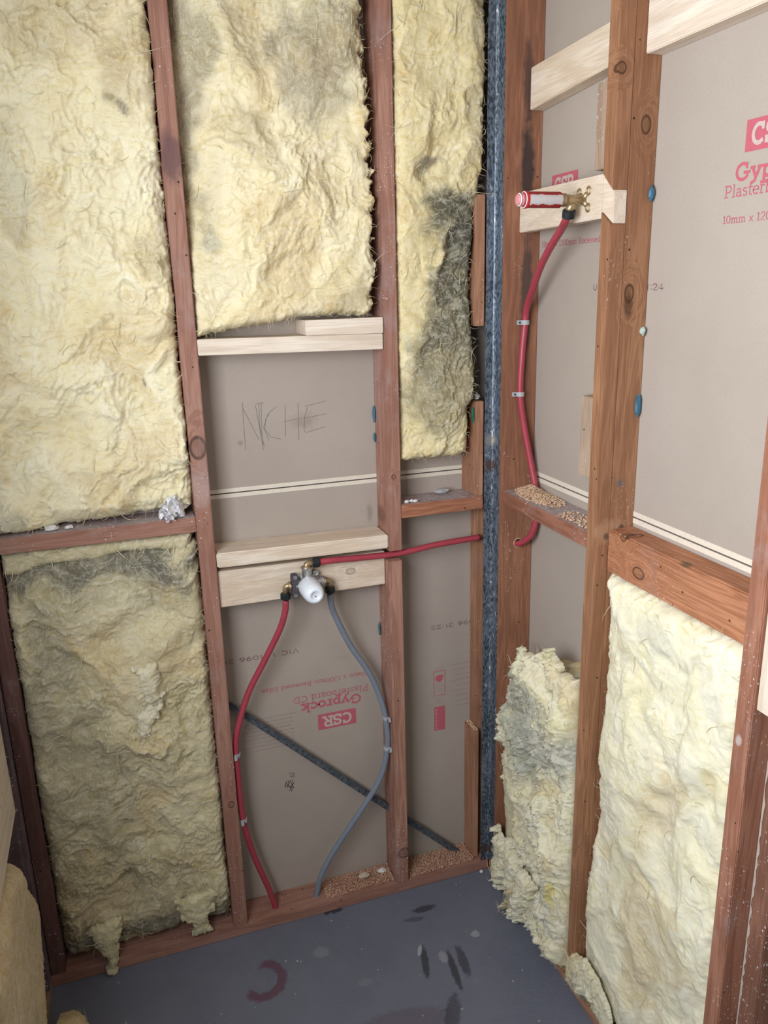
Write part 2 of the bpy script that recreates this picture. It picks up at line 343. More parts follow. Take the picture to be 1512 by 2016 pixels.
# ------------------------------------------------------------------ lettering (slab strokes)
def arc(cx, cy, rx, ry, a0, a1, n=12):
    return [(cx + rx * math.cos(math.radians(a0 + (a1 - a0) * i / n)), cy + ry * math.sin(math.radians(a0 + (a1 - a0) * i / n))) for i in range(n + 1)]
G = {  # glyph: (advance, strokes, serif strokes) ; cap height 1, x height .68
 'C': (.86, [arc(.42, .5, .36, .46, 50, 310)], [[(.66, .72), (.66, .98)]]),
 'S': (.72, [arc(.34, .74, .26, .22, 30, 270, 12)[:-1] + arc(.34, .26, .29, .24, 90, -150, 12)], [[(.58, .72), (.58, .98)], [(.06, .02), (.06, .28)]]),
 'R': (.92, [[(.18, .04), (.18, .96)], [(.18, .96), (.45, .96)] + arc(.45, .73, .24, .23, 90, -90, 8) + [(.18, .50)], [(.42, .50), (.72, .04)]], [[(.02, .04), (.36, .04)], [(.02, .96), (.18, .96)], [(.62, .04), (.88, .04)]]),
 'G': (.92, [arc(.44, .5, .37, .46, 48, 325) + [(.74, .42)]], [[(.54, .44), (.88, .44)], [(.68, .70), (.68, .96)]]),
 'P': (.78, [[(.18, .04), (.18, .96)], [(.18, .96), (.42, .96)] + arc(.42, .70, .25, .26, 90, -90, 8) + [(.18, .44)]], [[(.02, .04), (.36, .04)], [(.02, .96), (.18, .96)]]),
 'D': (.92, [[(.18, .04), (.18, .96)], [(.18, .96), (.38, .96)] + arc(.38, .5, .38, .46, 90, -90, 12) + [(.18, .04)]], [[(.02, .04), (.20, .04)], [(.02, .96), (.20, .96)]]),
 'E': (.78, [[(.18, .04), (.18, .96)], [(.18, .96), (.66, .96)], [(.18, .5), (.52, .5)], [(.18, .04), (.68, .04)]], [[(.02, .04), (.18, .04)], [(.02, .96), (.18, .96)], [(.66, .78), (.66, .96)], [(.68, .04), (.68, .24)]]),
 'V': (.8, [[(.12, .98), (.4, .02), (.68, .98)]], []), 'I': (.42, [[(.2, .02), (.2, .98)]], [[(.05, .02), (.35, .02)], [(.05, .98), (.35, .98)]]),
 'U': (.8, [[(.15, .98), (.15, .3)] + arc(.38, .3, .23, .26, 180, 360, 8) + [(.61, .98)]], []),
 'l': (.36, [[(.18, .03), (.18, 1.0)]], [[(.04, .03), (.33, .03)], [(.06, 1.0), (.18, 1.0)]]),
 'i': (.36, [[(.18, .03), (.18, .66)], [(.18, .86), (.18, .95)]], [[(.04, .03), (.33, .03)]]),
 'r': (.5, [[(.16, .03), (.16, .66)], arc(.34, .44, .18, .21, 170, 60, 6)], [[(.03, .03), (.32, .03)], [(.04, .66), (.16, .66)]]),
 'o': (.66, [arc(.32, .34, .25, .31, 0, 360, 18)], []),
 'c': (.6, [arc(.32, .34, .25, .31, 50, 310, 14)], [[(.49, .50), (.49, .66)]]),
 'e': (.64, [[(.08, .36), (.56, .36)] + arc(.32, .34, .25, .31, 5, 315, 16)], []),
 'k': (.68, [[(.16, .03), (.16, 1.0)], [(.16, .28), (.52, .64)], [(.28, .38), (.54, .03)]], [[(.03, .03), (.30, .03)], [(.03, 1.0), (.16, 1.0)], [(.42, .64), (.64, .64)], [(.44, .03), (.66, .03)]]),
 'y': (.66, [[(.12, .64), (.34, .05)], [(.56, .64), (.28, -.14), (.10, -.24)]], [[(.02, .64), (.24, .64)], [(.44, .64), (.66, .64)]]),
 'p': (.72, [[(.17, -.28), (.17, .64)], arc(.37, .34, .22, .30, 150, -150, 16)], [[(.03, -.28), (.32, -.28)], [(.03, .64), (.17, .64)]]),
 'a': (.66, [[(.12, .56)] + arc(.30, .46, .18, .19, 100, 0, 6) + [(.48, .04)], arc(.29, .20, .19, .17, 70, 360, 12)], [[(.48, .04), (.6, .04)]]),
 's': (.54, [arc(.26, .50, .17, .14, 30, 270, 8)[:-1] + arc(.26, .19, .19, .16, 90, -150, 8)], []),
 't': (.44, [[(.18, .9), (.18, .18)] + arc(.29, .16, .11, .13, 180, 300, 5), [(.04, .64), (.38, .64)]], []),
 'b': (.7, [[(.16, .03), (.16, 1.0)], arc(.36, .34, .22, .30, 150, -150, 16)], [[(.03, 1.0), (.16, 1.0)]]),
 'd': (.72, [[(.52, .03), (.52, 1.0)], arc(.32, .34, .22, .30, 30, 330, 16)], [[(.38, 1.0), (.52, 1.0)], [(.52, .03), (.66, .03)]]),
 'g': (.66, [[(.5, .62), (.5, -.08)] + arc(.32, -.08, .18, .17, 0, -140, 6), arc(.30, .36, .20, .27, 30, 330, 16)], [[(.5, .62), (.62, .62)]]),
 'm': (1.04, [[(.16, .03), (.16, .64)], [(.16, .42)] + arc(.34, .44, .17, .21, 160, 0, 7) + [(.51, .03)], [(.51, .42)] + arc(.69, .44, .17, .21, 160, 0, 7) + [(.86, .03)]], [[(.04, .03), (.28, .03)], [(.42, .03), (.61, .03)], [(.77, .03), (.98, .03)], [(.04, .64), (.16, .64)]]),
 'x': (.62, [[(.1, .64), (.5, .03)], [(.5, .64), (.1, .03)]], []),
 '0': (.7, [arc(.33, .5, .25, .46, 0, 360, 20)], []), '1': (.46, [[(.22, .04), (.22, .96), (.06, .82)]], [[(.06, .04), (.38, .04)]]),
 '2': (.68, [arc(.32, .70, .24, .26, 160, -30, 8) + [(.08, .04), (.58, .04)]], []),
 '4': (.7, [[(.48, .02), (.48, .96), (.06, .30), (.64, .30)]], []),
 '6': (.7, [arc(.33, .30, .24, .27, 0, 360, 14), arc(.55, .34, .46, .62, 100, 185, 6)], []),
 '9': (.7, [arc(.33, .68, .24, .27, 0, 360, 14), arc(.11, .64, .46, .62, 0, -75, 6)], []),
 ':': (.3, [[(.14, .2), (.14, .3)], [(.14, .66), (.14, .76)]], []), ' ': (.42, [], []),
}
class Ink:
    """flat strokes on a board. o: origin, rd: reading direction, up: letter up, nrm: out of the board"""
    def __init__(s, o, rd, up, nrm): s.o = Vector(o); s.rd = Vector(rd); s.up = Vector(up); s.nr = Vector(nrm); s.mb = MB()
    def P(s, x, y, l=0): return s.o + s.rd * x + s.up * y + s.nr * (.0004 + l)
    def stroke(s, pts, wd, l=0):
        s.k = getattr(s, 'k', 0) + 1; l += 1.5e-5 * (s.k % 24)
        v = []; f = []; n = len(pts)
        for i, (x, y) in enumerate(pts):
            a = pts[max(i - 1, 0)]; b = pts[min(i + 1, n - 1)]; dx, dy = b[0] - a[0], b[1] - a[1]; q = math.hypot(dx, dy) or 1
            ox, oy = -dy / q * wd / 2, dx / q * wd / 2; ex = (dx / q * wd * .3) * (-1 if i == 0 else (1 if i == n - 1 else 0)); ey = (dy / q * wd * .3) * (-1 if i == 0 else (1 if i == n - 1 else 0))
            v += [s.P(x + ox + ex, y + oy + ey, l), s.P(x - ox + ex, y - oy + ey, l)]
        for i in range(n - 1): f.append((2 * i, 2 * i + 1, 2 * i + 3, 2 * i + 2))
        s.mb.add(v, f)
    def poly(s, pts, l=0): s.mb.add([s.P(x, y, l) for x, y in pts], [tuple(range(len(pts)))])
    def text(s, t, x, y, h, length=None, wt=.12, serif=True, l=0, vis=None):
        tot = sum(G[c][0] for c in t); sx = h if not length else length / tot; cx = x
        for c in t:
            adv, st, se = G[c]
            if vis is None or vis(cx):
                for q in st: s.stroke([(cx + a * sx, y + b * h) for a, b in q], wt * h, l)
                if serif:
                    for q in se: s.stroke([(cx + a * sx, y + b * h) for a, b in q], wt * h * .85, l)
            cx += adv * sx
    def build(s, name, mat, parent): return s.mb.build(name, mat, parent)

# ------------------------------------------------------------------ setting
k = NT('plasterboard_paper'); p = k.pos()
n1 = k.noise(p, 2.5, 4, .6); n2 = k.noise(p, 380, 2, .6); n3 = k.noise(k.vm('MULTIPLY', p, (1, 1, 3)), 9, 4, .6)
c = k.mix(k.step(n1, .3, .7), (.390, .335, .290), (.430, .372, .325)); c = k.mix(k.step(n2, .35, .65, 0, .25), c, (.33, .28, .245))
c = k.mix(k.step(n3, .66, .78, 0, .35), c, (.36, .30, .25))
for (cc, r, st) in (((-.47, .0888, 1.37), (.05, .02, .03), .5), ((-.31, .0888, 1.12), (.012, .02, .04), .7), ((-.63, .0888, 1.33), (.010, .02, .009), .75)):
    d = k.vm('LENGTH', k.vm('MULTIPLY', k.vm('SUBTRACT', p, cc), tuple(1 / q for q in r))); d = k.math('ADD', d, k.math('MULTIPLY', k.noise(p, 70, 3), .9))
    c = k.mix(k.step(d, 1.4, .6, 0, st * .7), c, (.20, .16, .12))
k.set('Base Color', c); k.set('Roughness', .85); k.bump(n2, .08, .0006); M_board = k.m
M_edge = flat('cream_board_edge', (.72, .66, .56), .8)
M_pink = flat('pink_ink', (.50, .115, .155), .8); M_pinkpale = flat('faint_pink_ink', (.42, .235, .22), .8)
M_letter = flat('logo_letter_paper', (.55, .43, .40), .8); M_dot = flat('brown_printer_ink', (.20, .11, .11), .8)
M_pencil = flat('pencil_line', (.20, .175, .16), .7); M_marker = flat('black_marker', (.01, .01, .012), .6)

XB, YA = .0888, .0888
mb = MB(); mb.box(-1.40, XB + .012, YA, YA + .010, .002, 1.2085); mb.box(-1.40, XB + .012, YA, YA + .010, 1.2112, 2.42)
wall_back = tag(mb.build('wall_back', M_board), kind='structure')
mb = MB(); mb.box(XB, XB + .010, -2.7, YA - .0005, .002, 1.2085); mb.box(XB, XB + .010, -2.7, YA - .0005, 1.2112, 2.42)
wall_right = tag(mb.build('wall_right', M_board), kind='structure')
MB().box(-1.40, XB, YA - .0006, YA + .0002, 1.1985, 1.2084).box(-1.40, XB, YA - .0006, YA + .0002, 1.2116, 1.2215).build('joint_edge', M_edge, wall_back)
MB().box(XB - .0006, XB + .0002, -2.7, YA - .001, 1.1975, 1.2082).box(XB - .0006, XB + .0002, -2.7, YA - .001, 1.2118, 1.2225).build('joint_edge', M_edge, wall_right)
MB().box(-1.40, XB, YA + .0101, YA + .02, 0, 2.42).build('joint_backing', M_dot, wall_back)
MB().box(XB + .0101, XB + .02, -2.7, YA, 0, 2.42).build('joint_backing', M_dot, wall_right)
# left wall beyond the studs, with the window opening the daylight comes through
mb = MB(); XL = -1.311
for q in ((-.74, .10, 0, 2.42), (-3.4, -2.0, 0, 2.42), (-2.0, -.74, 0, 1.26), (-2.0, -.74, 2.18, 2.42)): mb.box(XL - .01, XL, *q)
wall_left = tag(mb.build('wall_left', flat('left_wall_lining', (.45, .40, .33), .9)), kind='structure')

k = NT('floor_sheet'); p = k.pos(); a = k.noise(p, 3.0, 5, .6); b = k.noise(k.vm('MULTIPLY', p, (60, 240, 60)), 1.0, 3, .6); e = k.noise(p, 16, 5, .65)
c = k.mix(k.step(a, .3, .7), (.125, .137, .185), (.160, .172, .222)); c = k.mix(k.step(b, .4, .7, 0, .30), c, (.19, .195, .23)); c = k.mix(k.step(e, .60, .75, 0, .35), c, (.22, .215, .24))
v = k.n('ShaderNodeTexVoronoi', {'Vector': p, 'Scale': 17.0, 'Randomness': 1.0}).outputs['Distance']; c = k.mix(k.step(v, .055, .035, 0, .7), c, (.42, .42, .44))
dk = (.035, .035, .045)
for (x, y, rx, ry, an, cc, st) in ((-.475, .0, .02, .012, 0, dk, .9), (-.50, -.002, .009, .009, 0, dk, .9), (-.24, -.083, .035, .012, .0, dk, .8), (-.28, -.11, .03, .009, .1, dk, .5),
        (-.305, -.252, .010, .055, .25, dk, .8), (-.245, -.300, .010, .065, .12, dk, .8), (-.212, -.285, .013, .055, .12, dk, .7), (-.305, -.215, .006, .02, .5, (.45, .47, .52), .6), (-.145, -.215, .013, .012, 0, (.35, .36, .40), .7),
        (-.255, -.255, .013, .02, 0, (.34, .35, .39), .5), (-.40, -.40, .11, .035, .2, (.10, .06, .075), .40), (-.30, -.42, .02, .06, .5, dk, .6), (-.55, -.13, .022, .02, 0, (.24, .25, .28), .5), (-.47, -.26, .02, .012, 0, (.20, .20, .23), .6)):
    q = k.vm('SUBTRACT', p, (x, y, 0)); q = k.n('ShaderNodeVectorRotate', {'Vector': q, 'Angle': an}, rotation_type='Z_AXIS').outputs[0]
    d = k.vm('LENGTH', k.vm('MULTIPLY', q, (1 / rx, 1 / ry, 0))); d = k.math('ADD', d, k.math('MULTIPLY', k.math('SUBTRACT', k.noise(p, 90, 4), .5), .9)); c = k.mix(k.step(d, 1.15, .7, 0, st), c, cc)
# the curved maroon primer stain
q = k.vm('SUBTRACT', p, (-.712, -.165, 0)); ln = k.vm('LENGTH', k.vm('MULTIPLY', q, (1, 1.0, 0))); rg = k.math('ABSOLUTE', k.math('SUBTRACT', ln, .050)); rg = k.math('ADD', rg, k.math('MULTIPLY', k.math('SUBTRACT', k.noise(p, 60, 3), .5), .022))
sx = k.n('ShaderNodeSeparateXYZ', {0: q}).outputs; side = k.step(k.math('SUBTRACT', sx[0], k.math('MULTIPLY', sx[1], .6)), -.035, -.015)
c = k.mix(k.math('MULTIPLY', k.step(rg, .017, .008), k.math('MULTIPLY', side, .7)), c, (.12, .035, .06))
k.set('Base Color', c); k.set('Roughness', .62); k.bump(b, .12, .001); M_floor = k.m
floor = tag(MB().box(-1.6, .12, -3.6, .11, -.05, -.0005).build('floor', M_floor), kind='structure')
k = NT('ceiling_paint'); k.set('Base Color', (.45, .42, .38, 1)); ceil = tag(MB().box(-1.6, .12, -2.2, .11, 2.4205, 2.45).build('ceiling', k.m), kind='structure')  # unseen ceiling, added to darken the top of the walls

# printing on the back wall (sheet fixed upside down: reads right to left from here)
def sheet_print(parent, o, rd, up, nr, lines=True, rows=9):
    I = Ink(o, rd, up, nr); I.poly([(0, 0), (.108, 0), (.108, -.047), (0, -.047)]); I.build('printed_logo', M_pink, parent)
    I = Ink(o, rd, up, nr); I.text('CSR', .014, -.038, .030, .082, .22, True, .0004); I.build('logo_letters', M_letter, parent)
    I = Ink(o, rd, up, nr); I.text('Gyprock', -.016, -.088, .026, .168, .20); I.build('printed_lettering', M_pink, parent)
    I = Ink(o, rd, up, nr); I.text('Plasterboard CD', -.038, -.112, .019, .212, .10); I.text('10mm x 1200mm Recessed Edge', -.036, -.152, .0125, .292, .11); I.build('printed_lettering', M_pink, parent)
    if lines:
        rs = random.Random(3); I = Ink(o, rd, up, nr)
        for r in range(rows):
            y = .024 - r * .0115; x = .165 + rs.uniform(0, .02); xe = x + rs.uniform(.10, .16)
            while x < xe:
                wl = rs.uniform(.006, .018); I.stroke([(x + wl * i / 8, y + (.0014 if i % 2 else -.0014)) for i in range(9)], .0009 if r not in (4, 5) else .0013); x += wl + .004
        I.build('small_print', M_pinkpale, parent)
sheet_print(wall_back, (-.368, YA, .519), (-1, 0, 0), (0, 0, -1), (0, -1, 0))
I = Ink((0, YA, .772), (-1, 0, 0), (0, 0, -1), (0, -1, 0))
I.text('11096 21:22', -.012, 0, .012, .155, .15, False); I.text('VIC 1 11096 21:22', .516, 0, .012, .24, .15, False); I.build('printed_code', M_dot, wall_back)
# certification mark and chevron panel in the corner bay
I = Ink((-.101, YA, .630), (-1, 0, 0), (0, 0, 1), (0, -1, 0))
for q in ([(0, 0), (.034, 0)], [(0, -.076), (.034, -.076)], [(0, 0), (0, -.076)], [(.034, 0), (.034, -.076)]): I.stroke(q, .0018)
I.poly([(.006, -.014), (.010, -.011), (.014, -.014), (.018, -.012), (.026, -.014), (.030, -.020), (.027, -.030), (.021, -.031), (.018, -.035), (.014, -.034), (.008, -.028)])
I.poly([(.0, -.112), (.034, -.112), (.034, -.188), (.0, -.188)])
I.build('printed_emblem', M_pink, wall_back)
I = Ink((-.101, YA, .630), (-1, 0, 0), (0, 0, 1), (0, -1, 0))
for j in range(6): I.stroke([(.030, -.118 - j * .012), (.024, -.122 - j * .012), (.030, -.126 - j * .012)], .0016, .0004)
I.build('printed_chevrons', M_letter, wall_back)
I = Ink((-.101, YA, .630), (-1, 0, 0), (0, 0, 1), (0, -1, 0)); rs = random.Random(5)
for y in (.012, .007, -.042, -.049, -.056, -.063, -.085, -.092, -.099): I.stroke([(.003 + .0034 * i, y + (.001 if i % 2 else -.001)) for i in range(9)], .0008)
for r in range(9): I.stroke([(-.085 + .0034 * i, .012 - r * .0165 + (.0014 if i % 2 else -.0014)) for i in range(15 + rs.randrange(5))], .001)
I.build('small_print', M_pinkpale, wall_back)
NI = [[(-0.617, 1.426), (-0.618, 1.392), (-0.618, 1.314)], [(-0.618, 1.415), (-0.584, 1.334)], [(-0.587, 1.419), (-0.575, 1.31)], [(-0.585, 1.421), (-0.567, 1.423)], [(-0.573, 1.422), (-0.576, 1.36), (-0.575, 1.321)], [(-0.579, 1.421), (-0.58, 1.364), (-0.572, 1.316)], [(-0.558, 1.396), (-0.571, 1.363), (-0.56, 1.331)], [(-0.537, 1.41), (-0.551, 1.402), (-0.565, 1.382), (-0.568, 1.359), (-0.556, 1.339), (-0.529, 1.331)], [(-0.515, 1.414), (-0.519, 1.337)], [(-0.483, 1.416), (-0.486, 1.325)], [(-0.521, 1.373), (-0.478, 1.379)], [(-0.466, 1.407), (-0.414, 1.416)], [(-0.46, 1.405), (-0.469, 1.381), (-0.472, 1.351), (-0.468, 1.342), (-0.419, 1.353)], [(-0.471, 1.378), (-0.413, 1.385)]]
I = Ink((0, YA, 0), (1, 0, 0), (0, 0, 1), (0, -1, 0))
for q in NI: I.stroke(q, .0011)
tag(I.build('pencil_writing', M_pencil, wall_back), 'pencilled word NICHE')
SC = [[(-0.565, 0.404), (-0.557, 0.407), (-0.55, 0.401), (-0.552, 0.392), (-0.558, 0.392), (-0.563, 0.398)], [(-0.557, 0.402), (-0.555, 0.394)], [(-0.579, 0.366), (-0.574, 0.381), (-0.569, 0.386), (-0.567, 0.376), (-0.574, 0.362), (-0.577, 0.366)], [(-0.572, 0.365), (-0.563, 0.382), (-0.558, 0.384), (-0.555, 0.375), (-0.56, 0.365), (-0.565, 0.363)], [(-0.567, 0.351), (-0.553, 0.374)], [(-0.579, 0.373), (-0.554, 0.357)], [(-0.574, 0.378), (-0.56, 0.352)], [(-0.564, 0.382), (-0.555, 0.36), (-0.562, 0.348)]]
I = Ink((0, YA, 0), (1, 0, 0), (0, 0, 1), (0, -1, 0))
for q in SC: I.stroke(q, .0013)
tag(I.build('marker_scribble', M_marker, wall_back), 'black marker scribble')
# right wall print
sheet_print(wall_right, (XB, -.695, 1.922), (0, -1, 0), (0, 0, 1), (-1, 0, 0), False)
sheet_print(wall_right, (XB, -.098, 1.9135), (0, -1, 0), (0, 0, 1), (-1, 0, 0), False)
I = Ink((XB, 0, 1.664), (0, -1, 0), (0, 0, 1), (-1, 0, 0)); I.text('UIC 1 11096 21:24', .281, 0, .012, .236, .15, False); I.build('printed_code', M_dot, wall_right)

# ------------------------------------------------------------------ wall A timbers (front y = 0, back y = .0888)
Y0, Y1 = 0.0, .0885
kA = wood('stud_knots', OD, OL, knots=[((-.738, 0, 1.344), (.018, .03, .026)), ((-.735, 0, .411), (.008, .03, .010))], specks=.8, res=.3,
          stains_shade=[((-.738, 0, 1.95), (.03, .02, .06), (.11, .06, .07), .7), ((-.738, 0, 1.25), (.03, .02, .05), (.55, .48, .48), .25)])
kM = wood('cut_stud_timber', OD, tuple(c * 1.1 for c in OL), knots=[((-.268, 0, .130), (.016, .02, .016)), ((-.272, 0, 1.23), (.006, .02, .006))], specks=.8, res=.3,
          stains_shade=[((-.288, .05, 1.12), (.006, .04, .03), (.12, .06, .04), .6)])
timber('wall_stud', 'full-height old reddish stud left of the bay marked NICHE', 'wall stud', box(-.757, -.7195, Y0, Y1, .0335, 2.42), 'z', kA)
timber('wall_stud', 'upper length of the cut old stud beside the NICHE bay, ending above the red pipe', 'wall stud', box(-.289, -.254, Y0, Y1, 1.037, 2.42), 'z', kM)
timber('wall_stud', 'lower length of the cut old stud, from below the red pipe to the bottom plate', 'wall stud', box(-.2905, -.2545, Y0, Y1, .0335, 1.010), 'z', kM)
timber('wall_stud', 'dark scuffed corner stud at the far left of the back wall', 'wall stud', box(-1.215, -1.180, Y0, Y1, .0335, 2.42), 'z', wood('shaded_corner_timber', (.10, .05, .045), (.20, .10, .085), specks=.9, res=.3))  # the corner's shade is put into this darker timber colour
timber('bottom_plate', 'old timber bottom plate along the floor of the back wall', 'bottom plate', box(-1.30, -.001, Y0, Y1, 0.0, .033), 'x', wood('plate_timber', OD, tuple(c * .95 for c in OL), specks=.3, res=.1))
M_dust = wood('dusty_timber', OD, OL, specks=.9, res=.3, dusty=.95)
timber('noggin', 'old noggin under the large top-left batt with torn paper on it', 'noggin', box(-1.1795, -.7575, Y0, Y1, 1.148, 1.184), 'x', M_dust)
timber('noggin', 'short old noggin with clear grain right of the NICHE bay', 'noggin', box(-.2535, -.0285, Y0 + .0005, Y1, 1.1205, 1.1555), 'x', wood('noggin_grain', (.25, .09, .05), (.45, .20, .115), specks=.4, grain=1.6, dusty=.9))
timber('trimmer', 'long new pine trimmer across the top of the NICHE bay', 'trimmer', MB().hexa([(-.719, -.001, 1.5475), (-.2915, -.001, 1.541), (-.2915, .0875, 1.541), (-.719, .0875, 1.5475)], [(-.719, -.001, 1.582), (-.2915, -.001, 1.577), (-.2915, .0875, 1.577), (-.719, .0875, 1.582)]), 'x', M_new)
timber('blocking', 'short new pine block lying on the long pine trimmer over the NICHE bay', 'block', MB().hexa([(-.476, -.002, 1.580), (-.291, -.004, 1.578), (-.2915, .0860, 1.578), (-.478, .0860, 1.580)], [(-.476, -.002, 1.6135), (-.291, -.004, 1.614), (-.2915, .0860, 1.614), (-.478, .0860, 1.6135)]), 'x', M_new)
timber('trimmer', 'thick new pine sill across the bottom of the NICHE bay', 'trimmer', MB().hexa([(-.718, -.002, 1.0535), (-.2905, -.002, 1.0475), (-.2905, .0875, 1.0475), (-.718, .0875, 1.0535)], [(-.718, -.002, 1.0895), (-.2905, -.002, 1.0825), (-.2905, .0875, 1.0825), (-.718, .0875, 1.0895)]), 'x', M_new2, bevel=.003)
timber('mounting_board', 'new pine board on edge carrying the shower mixer', 'mounting board', MB().hexa([(-.7185, .012, .9485), (-.2915, .030, .9400), (-.2915, .064, .9400), (-.7185, .047, .9485)], [(-.7185, .012, 1.040), (-.2915, .030, 1.030), (-.2915, .064, 1.030), (-.7185, .047, 1.040)]), 'x', M_new2)
timber('corner_block', 'old block end behind the steel angle beside the blackened batt', 'block', box(-.0535, -.0285, Y0 + .002, .0885, 1.584, 1.884), 'z', M_right)
timber('corner_block', 'old block standing on the short noggin beside the steel angle', 'block', MB().hexa([(-.0500, .001, 1.156), (-.0285, .001, 1.156), (-.0285, .0885, 1.156), (-.0500, .0885, 1.156)], [(-.0500, .001, 1.400), (-.0285, .001, 1.400), (-.0285, .0885, 1.400), (-.0500, .0885, 1.400)]), 'z', M_right)
timber('corner_block', 'low old block beside the steel angle with sawdust on top', 'block', box(-.0400, -.0255, .020, .0885, .034, .455), 'z', M_right)
timber('packing_batten', 'thin upright batten behind the steel angle below the short noggin', 'batten', box(-.0235, -.001, .045, .0885, .034, 1.119), 'z', M_right)
# ------------------------------------------------------------------ wall B timbers (front x = 0)
mould = [((.050, -.05, 2.12), (.016, .02, .10), (.05, .035, .035), .7), ((.052, -.05, 1.93), (.020, .02, .14), (.035, .028, .03), .9), ((.056, -.05, 1.66), (.018, .02, .17), (.06, .045, .045), .8), ((.05, -.05, 1.48), (.014, .02, .12), (.14, .08, .065), .5)]
timber('wall_stud', 'reddish corner stud right of the steel angle with a black mould streak', 'wall stud', box(.0, .0885, -.05, -.015, 0.036, 2.42), 'z', wood('corner_stud_timber', (.20, .085, .048), (.36, .165, .095), specks=.35, stains_shade=mould))
Mr = wood('notched_stud_timber', (.225, .100, .050), (.40, .205, .110), specks=.35, knots=[((.063, -.47, 1.954), (.010, .02, .016)), ((.047, -.47, 1.659), (.010, .02, .017)), ((.055, -.47, .577), (.010, .02, .015)), ((.006, -.47, 2.044), (.009, .02, .010))],
          stains_shade=[((.047, -.47, 1.635), (.012, .01, .028), (.07, .03, .015), .7), ((.03, -.47, 1.185), (.05, .01, .03), (.44, .27, .16), .6), ((.06, -.47, 1.19), (.008, .01, .010), (.06, .04, .03), .8), ((.025, -.47, 1.175), (.008, .01, .010), (.06, .04, .03), .7), ((.05, -.47, 1.285), (.01, .01, .012), (.12, .12, .14), .7)])
mb = MB(); mb.box(.0312, .0885, -.4695, -.4345, .036, 2.42)
mb.hexa([(0, -.4695, .036), (.0313, -.4695, .036), (.0313, -.4345, .036), (0, -.4345, .036)], [(0, -.4695, 1.784), (.0313, -.4695, 1.784), (.0313, -.4345, 1.8), (0, -.4345, 1.8085)])
mb.hexa([(0, -.4695, 1.8425), (.0313, -.4695, 1.8425), (.0313, -.4345, 1.876), (0, -.4345, 1.874)], [(0, -.4695, 2.42), (.0313, -.4695, 2.42), (.0313, -.4345, 2.42), (0, -.4345, 2.42)])
timber('wall_stud', 'knotty stud of the right wall notched for the pine tap board', 'wall stud', mb, 'z', Mr, bevel=.0012)
timber('wall_stud', 'paint-flecked stud at the right edge beside the bright batt', 'wall stud', box(0, .0885, -.924, -.889, .036, 2.42), 'z', wood('flecked_stud_timber', (.24, .095, .055), (.42, .20, .13), specks=1.0, res=.3, stains_shade=[((0, -.902, .955), (.01, .008, .013), (.7, .68, .68), .5)]))
R3 = timber('wall_stud', 'dark stud doubled behind the paint-flecked stud, with torn paper on its edge', 'wall stud', box(.044, .0885, -.9625, -.9245, .036, 2.42), 'z', wood('dark_double_timber', (.16, .07, .045), (.30, .15, .10), specks=.8, res=.1))
timber('bottom_plate', 'bottom plate running along the floor of the right wall', 'bottom plate', box(0, .0885, -2.6, -.0005, 0, .035), 'y', M_right)
timber('noggin', 'old noggin heaped with sawdust where the red pipe passes through', 'noggin', box(.0005, .0885, -.434, -.0505, 1.143, 1.179), 'y', wood('sawdust_noggin_timber', (.20, .08, .045), (.40, .18, .12), specks=.9, res=.35, dusty=.9))
kn2 = wood('wide_noggin_timber', (.27, .10, .045), (.52, .24, .13), specks=.35, res=.15, grain=1.5, knots=[((.03, -.575, 1.130), (.03, .018, .012)), ((.03, -.520, 1.188), (.03, .009, .009)), ((.05, -.53, 1.19), (.02, .010, .01))],
           stains_shade=[((.03, -.705, 1.192), (.02, .018, .008), (.10, .07, .04), .8)])
timber('noggin', 'wide reddish noggin over the bright batt on the right wall', 'noggin', box(.030, .0885, -.8885, -.470, 1.100, 1.191), 'y', kn2, bevel=.003)
# new pine backing boards on wall B
timber('backing_board', 'new pine backing board above the tap board, between the corner and notched studs', 'backing board', MB().hexa([(.052, -.4340, 2.078), (.087, -.4340, 2.078), (.087, -.0555, 2.055), (.052, -.0555, 2.055)], [(.052, -.4340, 2.152), (.087, -.4340, 2.152), (.087, -.0555, 2.141), (.052, -.0555, 2.141)]), 'y', M_new2)
timber('backing_board', 'long new pine board at the top right corner of the picture', 'backing board', box(.0535, .0885, -1.36, -.4700, 2.068, 2.158), 'y', M_new)
mb = MB().hexa([(.033, -.0515, 1.795), (.063, -.0515, 1.795), (.033, -.4340, 1.797), (.003, -.4340, 1.797)], [(.033, -.0515, 1.8815), (.063, -.0515, 1.8815), (.033, -.4340, 1.8750), (.003, -.4340, 1.8750)])
mb.hexa([(.033, -.4338, 1.7985), (.003, -.4338, 1.8085), (.002, -.4700, 1.7845), (.0308, -.4700, 1.7845)], [(.033, -.4338, 1.8735), (.003, -.4338, 1.873), (.002, -.4700, 1.8420), (.0308, -.4700, 1.8420)])
timber('tap_board', 'new pine board let into the notched stud carrying the brass tap fitting', 'mounting board', mb, 'y', M_new)
timber('packer', 'grey-brown upright packer under the upper pine backing board', 'packer', box(.056, .0880, -.4335, -.318, 1.895, 2.054), 'z', wood('packer_timber', (.30, .20, .14), (.46, .34, .26), specks=.9, res=.3))
timber('packer', 'grey-brown upright packer beside the notched stud, below the tap board', 'packer', box(.056, .0880, -.4335, -.306, 1.270, 1.445), 'z', wood('packer_timber_2', (.36, .25, .18), (.52, .40, .30), specks=.6, res=.2))
timber('pine_block', 'new pine block on the side of the paint-flecked stud at the right edge', 'block', box(.006, .0435, -1.10, -.9245, 1.022, 1.30), 'z', M_new)
